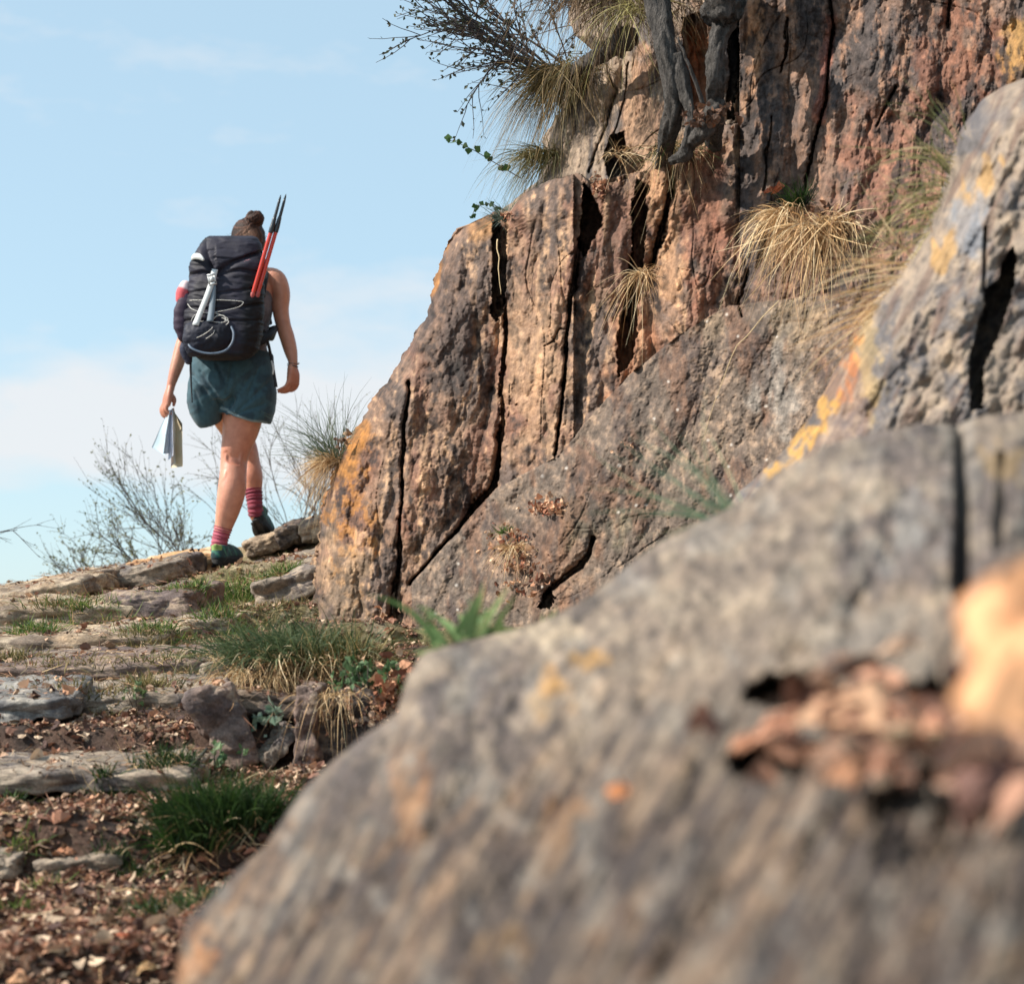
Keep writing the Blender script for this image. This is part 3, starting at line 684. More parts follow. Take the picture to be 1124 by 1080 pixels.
# bank grass by the pillar foot
tuft(gp(322, 720), 1700, .21, .16, (-.35, -.2, .9), .42, .55, .0016, [(92, 112, 74), (72, 94, 58), (118, 128, 84), (60, 80, 44)], 952, 'wide grey green grass mound at the foot of the cliff pillar', dead=(.4, (-.1, -.8, .1), .4, .11, .8))
tuft(gp(375, 728), 700, .15, .10, (.1, -.2, .9), .4, .3, .0016, OLIVE, 953, 'olive grass leaning against the pillar foot', dead=(.5, (0, -.7, .2), .5, .16, .8))
tuft(gp(262, 752)+np.array([0, -.05, .03]), 110, .12, .05, (-.25, -.7, .1), .22, .9, .0012, STRAW, 954, 'drooping straw over the leaning dark rock', name='straw_tuft', squash=(1, 1, .3))
tuft(gp(300, 757)+np.array([0, -.05, .04]), 150, .09, .08, (.1, -.8, .1), .3, 1.0, .0012, STRAW, 955, 'straw hanging over the dark hollow in the bank', name='straw_tuft')
tuft(gp(368, 770)+np.array([0, -.05, .02]), 120, .11, .07, (-.1, -.8, .1), .35, 1.0, .0012, STRAW, 956, 'straw wisps beside the upright rock post', name='straw_tuft')
tuft(P(318, 905, 4.9), 240, .13, .08, (.1, -.5, .2), .6, .5, .0012, STRAW, 957, 'straw scattered between dark clump and foreground boulder', name='straw_tuft')
# skyline tuft left of the pillar
tuft(P(368, 507, 7.45), 210, .40, .045, (-.42, 0, .95), .34, .34, .0011, [(92, 112, 88), (70, 92, 62), (120, 130, 100)], 958, 'airy green and straw tuft against the sky left of the pillar', dead=(2.6, (-.6, -.2, .15), .5, .18, .8))
# cliff tufts
tuft(cp(706, 302, .01), 130, .19, .022, (0, -.8, .15), .55, .95, .0014, STRAW, 960, 'small straw tuft hanging in the black crack of the cliff', name='straw_tuft')
tuft(cp(868, 236, .01), 360, .22, .05, (-.55, -.75, .1), .36, 1.0, .0018, STRAW, 961, 'left straw tuft on the cliff with blades sweeping left', name='straw_tuft')
tuft(cp(905, 250, .03), 650, .20, .075, (.0, -.8, .12), .75, 1.2, .0022, STRAW, 962, 'thick matted straw tuft hanging below a dark clump', name='straw_tuft', curl=.55)
tuft(cp(878, 226, .02), 160, .13, .03, (0, -.4, .9), .4, .3, .0014, DGREEN, 963, 'short green blades above the matted straw')
tuft(P(1046, 226, 3.95), 150, .25, .10, (-.85, -.1, .2), .36, .5, .0014, [(150, 150, 92), (118, 126, 70), (196, 182, 130), (206, 186, 130)], 964, 'blurred yellow green grass behind the right boulder', squash=(.5, .5, 1.2))
tuft(P(1010, 320, 3.9), 130, .30, .06, (-.9, -.1, -.1), .30, .35, .0013, STRAW, 965, 'blurred straw wisps crossing the rock beside the right boulder', name='straw_tuft', squash=(.5, .5, 1))
tuft(P(812, 575, 2.75), 42, .24, .02, (-.75, 0, .55), .34, .12, .0013, [(130, 156, 124), (110, 142, 108), (176, 180, 140)], 966, 'thin blurred green grass fan behind the foreground boulder')
tuft(P(508, 706, 2.52), 30, .115, .05, (-.15, 0, 1), .5, .3, .0058, [(118, 150, 84), (94, 130, 66), (150, 172, 110)], 967, 'blurred broad-leaved green plant behind the foreground boulder crest', name='leafy_plant', cat='plant')
tuft(P(604, 690, 2.6), 14, .04, .01, (.15, 0, 1), .3, .1, .0032, [(98, 124, 64), (120, 140, 84)], 968, 'small blurred green shoot right of the broad-leaved plant', name='leafy_plant', cat='plant')
tuft(cp(553, 585, .03), 60, .06, .015, (0, -.4, .8), .5, .3, .0012, GREEN, 969, 'tiny green tuft on the smooth grey slab')
tuft(cp(565, 600, .03), 120, .12, .03, (-.2, -.7, .0), .5, .8, .0010, STRAW, 970, 'small rusty straw tuft on the smooth grey slab', name='straw_tuft')
# top-left hanging grass
tuft(P(624, 84, 7.25), 1300, .29, .10, (-.45, -.3, .1), .36, 1.15, .0015, [(132, 108, 66), (104, 92, 52), (164, 134, 86), (84, 78, 42)], 971, 'long olive brown grass hanging over the cliff skyline', name='hanging_grass', cat='grass tuft')
tuft(P(600, 170, 7.2), 500, .20, .07, (-.5, -.2, .1), .4, .9, .0013, OLIVE, 972, 'lower green brown grass on the skyline above the ivy sprig', name='hanging_grass', cat='grass tuft')
tuft(P(668, -14, 6.75), 1500, .26, .16, (-.1, -.7, .1), .35, 1.0, .0015, [(110, 84, 58), (86, 68, 48), (140, 110, 76)], 973, 'matted brown grass mat at the top edge left of the roots', name='hanging_grass', cat='grass tuft', squash=(1.3, .6, .4))
tuft(P(700, 10, 6.55), 90, .30, .05, (-.4, -.5, .1), .4, 1.1, .0012, [(164, 156, 86), (196, 182, 120)], 974, 'long pale green blades hanging by the thick root', name='hanging_grass', cat='grass tuft')
tuft(P(745, 165, 6.3), 260, .14, .07, (-.1, -.7, .4), .5, .7, .0012, DGREEN+[STRAW[0]], 975, 'green and straw tuft on the ledge under the thick root', dead=(.35, (0, -.8, .1), .6, .16, .9))
tuft(P(680, 168, 6.4), 50, .12, .03, (.1, -.7, .1), .6, .7, .001, STRAW, 976, 'few straw blades on the small notch ledge', name='straw_tuft')
tuft(P(556, 240, 7.0), 120, .12, .04, (-.2, -.2, .8), .5, .4, .0009, [(110, 130, 120), (90, 110, 90)], 977, 'fine pale green grass on the ledge of the pillar')

# ---------------------------------------------------------------- twigs and shrubs
def tube(pts, rads, sides=5, cap=True):
    pts = np.asarray(pts, float); n = len(pts)
    t = nrm(np.gradient(pts, axis=0)); ref = np.array([.13, .97, .2]); a = nrm(np.cross(t, ref)); b = np.cross(t, a)
    an = np.linspace(0, 2*math.pi, sides, endpoint=False)
    rads = np.broadcast_to(rads, (n,))
    v = pts[:, None]+rads[:, None, None]*(np.cos(an)[None, :, None]*a[:, None]+np.sin(an)[None, :, None]*b[:, None])
    v = v.reshape(-1, 3); f = list(map(tuple, grid_faces(n, sides, True)))
    if cap: f += [tuple(range(sides))[::-1], tuple((n-1)*sides+k for k in range(sides))]
    return v, f
class Acc:
    def __init__(s): s.v = []; s.f = []; s.n = 0
    def add(s, v, f): s.f += [tuple(int(i)+s.n for i in q) for q in f]; s.v.append(np.asarray(v).reshape(-1, 3)); s.n += len(s.v[-1])
    def mk(s, name, mat, parent=None, **k): return mk(name, np.concatenate(s.v), s.f, mat, parent, **k)
def grow(acc, leaf, p, d, L, r, depth, rg, spread=.6, seg=5, grav=0., kids=4, wob=.12, leafn=3):
    pts = [p]; dd = d
    for k in range(seg):
        dd = nrm(dd+rg.normal(size=3)*wob+np.array([0, 0, grav])); pts.append(pts[-1]+dd*L/seg)
    acc.add(*tube(pts, np.linspace(r, r*.45, seg+1), 4, False))
    if depth > 0:
        for k in range(kids):
            t = rg.uniform(.25, .98); i = int(t*seg); q = pts[i]+(pts[i+1]-pts[i])*(t*seg-i) if i < seg else pts[-1]
            grow(acc, leaf, q, nrm(dd+rg.normal(size=3)*spread*np.array([1, .7, 1])), L*rg.uniform(.35, .6), r*.55, depth-1, rg, spread, max(3, seg-1), grav, kids, wob, leafn)
    if depth <= 1:
        for k in range(leafn):
            i = rg.integers(1, len(pts)); leaf.append((pts[i]+rg.normal(size=3)*r, nrm(dd+rg.normal(size=3)*.9)))
def leaves(lst, size, pal, rg):
    n = len(lst); p = np.array([a for a, b in lst]); d = np.array([b for a, b in lst]); s = size*rg.uniform(.5, 1.3, (n, 1))
    sd = nrm(np.cross(d, rg.normal(size=(n, 3)))); up = np.cross(d, sd)
    v = np.stack([p, p+d*s*.5+sd*s*.32+up*s*.08, p+d*s, p+d*s*.5-sd*s*.32+up*s*.08], 1).reshape(-1, 3)
    f = np.arange(n*4).reshape(n, 4); pc = np.array([lin(*q) for q in pal])
    c = np.repeat(pc[rg.integers(0, len(pc), n)]*rg.uniform(.7, 1.3, (n, 1)), 4, 0)
    return v, f, c
def shrub(pos, stems, L, r, seed, label, leafsize, pal, axis=(0, 0, 1), fan=.35, depth=2, kids=5, spread=.5, mat=None, name='shrub', cat='shrub', group=None, leafn=3, wob=.1, grav=0):
    rg = np.random.default_rng(seed); root = empty(name, pos, label, cat, group); acc = Acc(); lf = []
    pos = np.asarray(pos, float)
    for k in range(stems):
        grow(acc, lf, pos+rg.normal(size=3)*[.06, .06, .01], nrm(np.array(axis)+rg.normal(size=3)*[fan, fan*.5, fan*.25]), L*rg.uniform(.6, 1.1), r, depth, rg, spread, 6, grav, kids, wob, leafn)
    acc.mk('branches', mat or M_TWIG, root)
    if lf:
        v, f, c = leaves(lf, leafsize, pal, rg); mk('leaves', v, [f], M_GRASS, root, col=c, smooth=False)
    return root
BUD = [(120, 124, 84), (98, 104, 66), (150, 146, 104)]
G_S = 'bare budding bushes behind the crest of the path'
shrub(P(235, 660, 11.5), 7, .86, .0038, 41, 'bare twiggy bush directly behind the hiker, fanning to the left', .016, BUD, (-.75, 0, 1), .30, 2, 6, .32, group=G_S)
shrub(P(175, 660, 11.8), 7, .58, .004, 42, 'bushy budding shrub left of the hiker\'s legs', .018, BUD, (-.35, 0, 1), .35, 2, 6, .4, group=G_S)
shrub(P(96, 672, 12.2), 6, .48, .004, 43, 'small leafy bush low on the skyline at the left', .018, BUD, (-.3, 0, 1), .5, 2, 5, .45, group=G_S)
shrub(P(310, 620, 11.5), 8, .72, .0038, 44, 'thin bare bush between the hiker\'s legs and the pillar', .011, BUD, (.05, 0, 1), .35, 2, 5, .35, group=G_S)
shrub(P(350, 610, 11.0), 5, .62, .0035, 45, 'bare bush partly hidden by the cliff pillar', .011, BUD, (-.2, 0, 1), .35, 2, 5, .35, group=G_S)
# branch tip entering the left frame edge
shrub(P(-60, 590, 9.8), 1, .58, .004, 47, 'bare branch tip reaching in from the left frame edge', .010, [(80, 70, 60)], (1, 0, .20), .02, 2, 3, .35, mat=M_TWIG2, name='bare_branch', cat='branch', leafn=1, wob=.05)
# dark shrub at the top of the skyline
shrub(P(650, 104, 7.2), 9, .57, .006, 51, 'dark twiggy shrub reaching out left from the top of the cliff', .020, [(70, 78, 60), (54, 62, 46), (88, 84, 66)], (-1, 0, .42), .30, 2, 6, .42, mat=M_TWIG2, leafn=4)
# ivy sprig
def sprig(pts, Y, label, sz, seed):
    rg = np.random.default_rng(seed); p = P([a for a, b in pts], [b for a, b in pts], Y); t = np.linspace(0, 1, 24); k = np.linspace(0, 1, len(pts))
    c = np.stack([np.interp(t, k, p[:, i]) for i in range(3)], 1); root = empty('ivy_sprig', c[0], label, 'ivy')
    a = Acc(); a.add(*tube(c, np.linspace(.0022, .001, 24), 5)); a.mk('stem', M_TWIG, root)
    vs, fs, cs = [], [], []; n = 0
    for i in range(3, 24, 2):
        o = nrm(rg.normal(size=3)*[1, .4, 1]); s = sz*rg.uniform(.7, 1.2); sd = nrm(np.cross(o, [0, 1, 0]))
        prof = [(0, 0), (.15, .45), (.45, .55), (.6, .35), (1, 0), (.6, -.35), (.45, -.55), (.15, -.45)]
        v = [c[i]+o*s*x+sd*s*y+np.array([0, -.2*s*abs(y), 0]) for x, y in prof]; vs += v; fs.append(tuple(range(n, n+8))); n += 8
        g = lin(52, 84, 34)*rg.uniform(.7, 1.4); cs += [g]*8
    mk('leaves', vs, fs, M_GRASS, root, col=np.array(cs), smooth=False)
sprig([(572, 196), (545, 180), (520, 165), (500, 156), (492, 154)], 7.15, 'ivy sprig with round leaves trailing into the sky', .026, 61)
sprig([(556, 232), (540, 224), (522, 226), (518, 238)], 7.2, 'tiny ivy sprig above the pillar top', .018, 62)
# small leafy plants
def leafy(pos, n, size, spread, pal, seed, label, name='leafy_plant'):
    rg = np.random.default_rng(seed); root = empty(name, pos, label, 'plant'); lf = []; a = Acc(); pos = np.asarray(pos, float)
    for k in range(n):
        q = pos+rg.normal(size=3)*[spread, spread*.6, 0]; top = q+np.array([rg.normal()*.012, rg.normal()*.012-.01, rg.uniform(.02, .07)])
        a.add(*tube([q, (q+top)/2, top], [.0014, .0012, .0008], 4))
        for j in range(8): lf.append((top+np.array([0, 0, -.006*j*rg.uniform(0, 1)]), nrm(rg.normal(size=3)+[0, -.3, .5])))
    a.mk('stems', M_TWIG, root); v, f, c = leaves(lf, size, pal, rg); mk('leaves', v, [f], M_GRASS, root, col=c, smooth=False)
LP = [(96, 128, 82), (74, 106, 62), (128, 154, 110)]
leafy(gp(405, 762)+np.array([0, -.1, .02]), 26, .024, .06, LP, 71, 'grey green leafy plant between the pillar foot and the boulder')
leafy(P(300, 800, 5.15), 6, .03, .02, [(140, 160, 140), (110, 134, 110)], 72, 'small pale leafy sprig in the dark hollow')
leafy(gp(165, 776), 7, .022, .04, [(120, 142, 96), (96, 120, 72)], 73, 'low leafy rosette under the step by the small blue grey stone')
leafy(gp(240, 850)+np.array([0, 0, .01]), 6, .024, .03, LP, 74, 'leafy weed at the foot of the leaning dark rock')
# fallen twigs on the path
def stick(pts, r, label, mat=M_TWIG2, name='fallen_twig', straw=False):
    p = np.array([P(a, b, Y) for a, b, Y in pts]); t = np.linspace(0, 1, 16); k = np.linspace(0, 1, len(pts))
    c = np.stack([np.interp(t, k, p[:, i]) for i in range(3)], 1)+np.stack([.006*perlin(t*5+i*7, 0*t, 0, int(r*9999)) for i in range(3)], 1)
    v, f = tube(c, np.linspace(r, r*.4, 16), 6); return tag(mk(name, v, f, mat, loc=c[0]), label, 'twig')
M_STRAWS = mat_plain('dry_straw', (.62, .46, .26), .8, .1, 200)
stick([(226, 822, 4.9), (200, 850, 4.75), (168, 868, 4.7), (136, 876, 4.65)], .0045, 'thin dark fallen twig across the long straight stone')
stick([(282, 850, 4.7), (236, 872, 4.6), (196, 900, 4.5), (168, 918, 4.4)], .003, 'pale dry stalk crossing the dark green clump', M_STRAWS)
stick([(236, 718, 5.7), (232, 730, 5.7), (222, 738, 5.7)], .002, 'short pale curved stalk above the leaning rock', M_STRAWS)
stick([(268, 300+50, 6.0)][:0] or [(856, 330, 5.35), (810, 380, 5.4), (785, 440, 5.45), (770, 490, 5.5)], .0016, 'single long straw blade hanging down the grey slab', M_STRAWS)
stick([(545, 262, 6.7), (548, 290, 6.68), (549, 322, 6.66)], .0028, 'pale root strand hanging in the crack beside the pillar top', M_STRAWS, 'hanging_root')
stick([(772, 118, 5.95), (756, 70, 5.9), (744, 40, 5.9)], .008, 'slender grey root slanting between the two thick roots', M_BARK, 'slender_root')

# gnarled tree: trunks and roots over the hollow
def tree():
    root = empty('gnarled_tree', P(740, 178, 6.1), 'gnarled grey tree gripping the top of the cliff with thick roots', 'tree')
    def limb(name, pts, rads, s):
        p = np.array([P(a, b, Y) for a, b, Y in pts]); n = 70; t = np.linspace(0, 1, n); k = np.linspace(0, 1, len(pts))
        c = np.stack([np.interp(t, k, p[:, i]) for i in range(3)], 1)
        c = np.stack([np.convolve(np.pad(c[:, i], 4, mode='edge'), np.ones(9)/9, 'valid') for i in range(3)], 1)
        rr = np.interp(t, k, rads); v, f = tube(c, rr, 28)
        a = np.tile(np.arange(28), n)/28*2*math.pi; tt = np.repeat(t, 28); ctr = np.repeat(c, 28, 0)
        dsp = 1+.20*ridged(np.cos(a)*1.6, np.sin(a)*1.6, tt*2, 4, s)+.34*fbm(np.cos(a)*1.3, np.sin(a)*1.3, tt*7, 5, s+4, .6)
        mk(name, ctr+(v-ctr)*dsp[:, None], f, M_BARK, root)
    limb('root', [(712, -60, 6.2), (722, 10, 6.1), (732, 60, 6.05), (742, 110, 6.05), (733, 155, 6.15), (724, 190, 6.4), (718, 215, 6.8)], [.055, .036, .030, .032, .024, .018, .012], 401)
    limb('root', [(815, -60, 6.15), (800, 10, 6.0), (786, 50, 5.95), (785, 95, 5.95), (784, 165, 6.25)], [.045, .034, .027, .026, .024], 411)
    limb('root', [(740, 60, 6.05), (760, 130, 6.0), (752, 170, 6.05), (735, 178, 6.1)], [.03, .012, .02, .01], 421)
    limb('root', [(788, 110, 6.0), (776, 140, 5.97), (764, 152, 5.99), (750, 166, 6.15), (742, 186, 6.7)], [.026, .026, .022, .018, .01], 431)
    limb('trunk', [(700, -70, 6.45), (750, -50, 6.2), (800, -34, 6.1), (840, -130, 6.1)], [.06, .08, .08, .09], 441)
    limb('burl', [(780, 16, 6.0), (795, 6, 5.93), (812, 10, 5.95)], [.035, .05, .04], 461)
    limb('root', [(692, 40, 6.7), (660, 60, 6.9), (630, 78, 7.1)], [.035, .03, .02], 451)
tree()
# ---------------------------------------------------------------- leaves
def leaf_mesh(n, pos, nor, size, pal, rg, curl=.5):
    """n curled leaves: 3x5 patches"""
    nor = nrm(nor); a = nrm(np.cross(nor, rg.normal(size=(n, 3)))); b = np.cross(nor, a)
    us = np.linspace(-1, 1, 3); ts = np.linspace(0, 1, 5)
    asp = rg.uniform(.2, .55, n); cu = rg.normal(size=n)*curl; cv = rg.normal(size=n)*curl
    vs = []
    for t in ts:
        wd = math.sin(math.pi*min(.97, t*.9+.06))**.7
        for u in us:
            x = (t-.5); y = u*wd*asp; z = cu*(x*x)*1.6+cv*u*u*wd*.5*asp*2+.05*rg.normal(size=n)
            vs.append(pos+(a*x+b*y[:, None]+nor*z[:, None])*size[:, None])
    V_ = np.stack(vs, 1).reshape(-1, 3); bi = np.arange(n)[:, None, None]*15; g = grid_faces(5, 3)[None]
    f = (bi+g).reshape(-1, 4); pc = np.array([lin(*q) for q in pal]); c = pc[rg.integers(0, len(pc), n)]*rg.uniform(.6, 1.3, (n, 1))
    return V_, f, np.repeat(c, 15, 0)
LIT = [(164, 112, 86), (130, 88, 70), (190, 138, 104), (104, 72, 58), (200, 160, 130), (146, 98, 76), (80, 56, 50), (214, 182, 150), (120, 96, 74)]
def litter():
    rg = np.random.default_rng(81); n = 44000
    px = np.where(rg.uniform(0, 1, n*3) < .72, rg.uniform(-30, 460, n*3), rg.uniform(-420, 860, n*3)); Y = 3.0+6.2*rg.uniform(0, 1, n*3)**1.25
    x = (px-CX)/F*Y; dens = np.where(Y < 5.9, 1.0, .35+.5*(fbm(x*2, Y*2, 0, 3, 83) > .05)); dens *= np.where((x > -1.0) & (Y > 5.5), .6, 1)
    dens *= .55+.75*sm(fbm(x*4, Y*4, 0, 3, 84), -.3, .4)
    k = rg.uniform(0, 1, n*3) < dens; x, Y = x[k][:n], Y[k][:n]; n = len(x)
    zg = ground_z(x, Y); zd = drop(x, Y); onst = zd > zg+.02; k = ~onst | (rg.uniform(0, 1, n) < .08); x, Y, zd = x[k], Y[k], zd[k]; n = len(x)
    z = zd+rg.uniform(.0, .012, n)
    nor = rg.normal(size=(n, 3))*.55+[0, 0, 1]; size = rg.gamma(2.2, .0052, n)+.005
    size = np.minimum(size, .06)
    v, f, c = leaf_mesh(n, np.stack([x, Y, z], 1), nor, size, LIT, rg)
    tag(mk('leaf_litter', v, [f], M_LITTER, col=c, smooth=False), 'brown dry leaf litter and bark crumbs covering the path', 'leaf litter', kind='stuff')
    # dry needles / stems mixed in
    n = 5000; Y = rg.uniform(3.1, 8.8, n); px = rg.uniform(-20, 400, n); x = (px-CX)/F*Y
    b = np.stack([x, Y, drop(x, Y)+.008], 1); d = nrm(rg.normal(size=(n, 3))*[1, 1, .22]); pc = np.array([lin(*q) for q in STRAW+LIT])
    v, f, c = blades(b, d, rg.uniform(.02, .09, n), rg.uniform(0, .3, n), np.full(n, .0011), pc[rg.integers(0, len(pc), n)], rg, seg=3, curl=.3)
    tag(mk('dry_stems', v, [f], M_LITTER, col=c, smooth=False), 'pale dry grass stems strewn over the path', 'dry stems', kind='stuff')
    # short turf on upper steps
    n = 22000; Y = rg.uniform(6.0, 9.3, n); px = rg.uniform(-20, 350, n); x = (px-CX)/F*Y; k = fbm(x*2.4, Y*2.4, 0, 4, 87) > .04; x, Y = x[k], Y[k]; n = len(x)
    b = np.stack([x, Y, ground_z(x, Y)-.004], 1); d = nrm(rg.normal(size=(n, 3))*.5+[0, 0, 1]); pc = np.array([lin(*q) for q in OLIVE+GREEN[:3]+STRAW])
    v, f, c = blades(b, d, rg.uniform(.015, .045, n), rg.uniform(.2, .7, n), np.full(n, .0011), pc[rg.integers(0, len(pc), n)], rg, seg=3, curl=.3)
    tag(mk('short_turf', v, [f], M_GRASS, col=c, smooth=False), 'sparse short olive turf over the upper steps', 'turf', kind='stuff')
litter()
def pile(px, py, out, n, rx, rz, size, pal, seed, label, on='cliff', Y0=None):
    n = int(n*1.7); rg = np.random.default_rng(seed); x = px+rg.normal(size=n)*rx; y = py+rg.normal(size=n)*rz
    if on == 'cliff': p = P(x, y, cliffY(x, y)-out*rg.uniform(.3, 1, n))
    elif on == 'fb': p = P(x, y, fbY(x, y)-out*rg.uniform(.0, 1, n))
    else: p = P(x, y, Y0-out*rg.uniform(0, 1, n))
    v, f, c = leaf_mesh(n, p, rg.normal(size=(n, 3))*.8+[0, -.6, .6], .62*size*rg.uniform(.4, 1.3, n), pal, rg, .7)
    tag(mk('leaf_pile', v, [f], M_LITTER, loc=P(px, py, p[:, 1].mean()), col=c, smooth=False), label, 'dry leaves', kind='stuff')
OR_ = [(196, 136, 100), (166, 104, 74), (214, 164, 126), (130, 78, 58), (224, 186, 150)]
pile(424, 706, .08, 90, 9, 20, .045, OR_, 91, 'heap of orange brown leaves wedged at the crack foot of the pillar')
pile(436, 752, .10, 90, 14, 16, .055, OR_, 92, 'dry leaves lying between the leafy plant and the boulder', 'y', 5.2)
pile(430, 790, .10, 160, 40, 12, .03, LIT, 93, 'brown litter on the bank rocks', 'y', 5.2)
pile(600, 556, .05, 60, 11, 5, .035, OR_, 94, 'rusty leaf debris in the upper nook of the grey slab')
pile(568, 628, .05, 50, 16, 12, .03, OR_, 95, 'scattered rusty debris low on the grey slab')
pile(560, 596, .04, 40, 12, 10, .03, OR_, 96, 'rusty debris beside the tiny green tuft')
pile(906, 240, .06, 60, 14, 8, .04, [(120, 80, 56), (150, 100, 70), (84, 60, 44)], 97, 'dark crumpled leaves on top of the matted straw')
pile(656, 206, .05, 40, 5, 6, .035, OR_, 98, 'leaf scraps in the gap at the top of the tan slab')
pile(550, 238, .05, 30, 6, 3, .03, OR_, 99, 'leaf scraps on top of the pillar')
pile(778, 128, .05, 40, 14, 8, .04, [(130, 90, 66), (100, 70, 54)], 100, 'dead leaves tangled at the foot of the right root', 'y', 5.95)
pile(688, 772-290, .02, 3, 8, 8, .02, OR_, 101, 'rusty flecks stuck on the grey slab below the tan crack')
pile(376, 483, .03, 12, 4, 4, .04, [(150, 120, 90), (110, 84, 64)], 102, 'curled dead leaves at the root of the skyline tuft', 'y', 7.2)
pile(970, 808, .030, 34, 105, 34, .056, [(206, 150, 118), (180, 126, 98), (196, 150, 122), (120, 80, 64), (190, 136, 108)], 109, 'crumpled heap of pale brown dead leaves on the foreground boulder', 'fb')
pile(1085, 850, .02, 14, 40, 26, .05, [(150, 110, 92), (110, 76, 66), (176, 134, 110)], 104, 'darker broken leaves low at the right edge of the foreground boulder', 'fb')
# single leaves
def big_leaf(px, py, Y, w, h, bend, rz, ry, rx, colr, label, seed, lobes=0, thick=.0012):
    nu, nv = 34, 26; u = np.linspace(-1, 1, nu); v = np.linspace(-1, 1, nv); U, Vv = np.meshgrid(u, v)
    r = np.maximum(np.abs(U), np.abs(Vv)); a = np.arctan2(Vv, U); q = np.hypot(U, Vv)+1e-9
    k = r/q*(1+.14*np.sin(a*lobes+seed)*(lobes > 0)+.28*fbm(np.cos(a)*1.6+seed, np.sin(a)*1.6, 0, 3, 7))
    X = U*k*w/2; Y_ = Vv*k*h/2; Z = bend*(X/w)**2*w*2-bend*.6*(Y_/h)**2*h+.14*w*fbm(U*1.2+seed, Vv*1.2, 0, 3, seed)+.05*w*np.abs(Vv)
    p = np.stack([X, Z, Y_], -1).reshape(-1, 3)
    from mathutils import Euler
    Mx = np.array(Euler((rx, ry, rz)).to_matrix()); p = p@Mx.T+P(px, py, Y)
    f1 = grid_faces(nv, nu)
    nn = np.array(Euler((rx, ry, rz)).to_matrix())@np.array([0, 1, 0]); p2 = p+nn*thick
    N = len(p); bd = np.concatenate([np.arange(nu), np.arange(nu-1, nu*nv, nu)[1:], np.arange(nu*nv-1, nu*(nv-1)-1, -1)[1:], np.arange(nu*(nv-1), -1, -nu)[1:]])[:-1]
    fb = np.stack([bd, np.roll(bd, -1), np.roll(bd, -1)+N, bd+N], 1)
    base = lin(*colr); n = fbm(U*2, Vv*2, 0, 4, seed+3); vein = np.exp(-np.abs(Vv)*24)+.5*np.exp(-np.abs(((Vv.__abs__()*1.2-U)*4) % 1-.5)*14)
    c = mix(np.broadcast_to(base, U.shape+(3,)), base*.6, sm(n, 0, .5)); c = mix(c, np.minimum(base*1.3, 1), vein*.4)
    c = np.concatenate([c.reshape(-1, 3)]*2)
    return tag(mk('dry_leaf', np.concatenate([p, p2]), [np.concatenate([f1, f1[:, ::-1]+N, fb])], M_LITTER, loc=P(px, py, Y), col=c), label, 'leaf')
G_L = 'large dry leaves on the foreground boulder'
def fb1(px, py, out): return float(fbY(np.array([px*1.]), np.array([py*1.]))[0])-out
big_leaf(1150, 712, .80, .085, .075, .5, R(-15), R(24), R(-20), (240, 170, 116), 'largest peach leaf, bright and blurred, at the right frame edge', 1, 3, .003)
big_leaf(955, 775, fb1(955, 775, .03), .072, .042, .5, R(10), R(8), R(-35), (232, 178, 136), 'pale pink brown leaf in the middle of the foreground leaves', 2, 4, .002)
big_leaf(868, 790, fb1(868, 790, .02), .055, .022, .4, R(-10), R(-18), R(-30), (214, 150, 116), 'narrow pinkish leaf tilted down to the left', 3, 2, .002)
big_leaf(1030, 806, fb1(1030, 806, .03), .075, .012, .2, R(0), R(3), R(-20), (206, 176, 140), 'flat tan strip of bark below the peach leaf', 4, 0, .003)
big_leaf(945, 842, fb1(945, 842, .015), .045, .034, .5, R(15), R(-12), R(-50), (176, 120, 84), 'tan leaf curled below the pale pink brown leaf', 5, 3, .002)
big_leaf(1080, 868, fb1(1080, 868, .02), .052, .026, .6, R(-25), R(-30), R(-20), (170, 116, 100), 'dull mauve brown leaf low at the right', 6, 2, .002)
big_leaf(1000, 705, fb1(1000, 705, .012), .055, .016, .3, R(0), R(-8), R(-60), (206, 166, 136), 'thin faded leaf above the pale leaf', 7, 2, .002)
big_leaf(820, 812, fb1(820, 812, .012), .028, .014, .5, R(0), R(-20), R(-30), (200, 136, 100), 'small broken brown leaf left of the others', 8, 2, .002)
big_leaf(684, 868, fb1(684, 868, .010), .020, .014, .6, R(5), R(8), R(-30), (226, 142, 86), 'tiny bright orange leaf alone on the boulder face', 9, 2, .003)
big_leaf(856, 204, float(cliffY(np.array([856.]), np.array([204.]))[0])-.05, .05, .022, .9, R(20), R(-60), R(0), (206, 110, 70), 'curled bright orange leaf above the straw tufts on the cliff', 10, 2)
big_leaf(846, 208, float(cliffY(np.array([846.]), np.array([208.]))[0])-.05, .05, .016, .8, R(0), R(-15), R(0), (190, 100, 66), 'long rusty leaf beside the curled orange leaf', 11, 0)
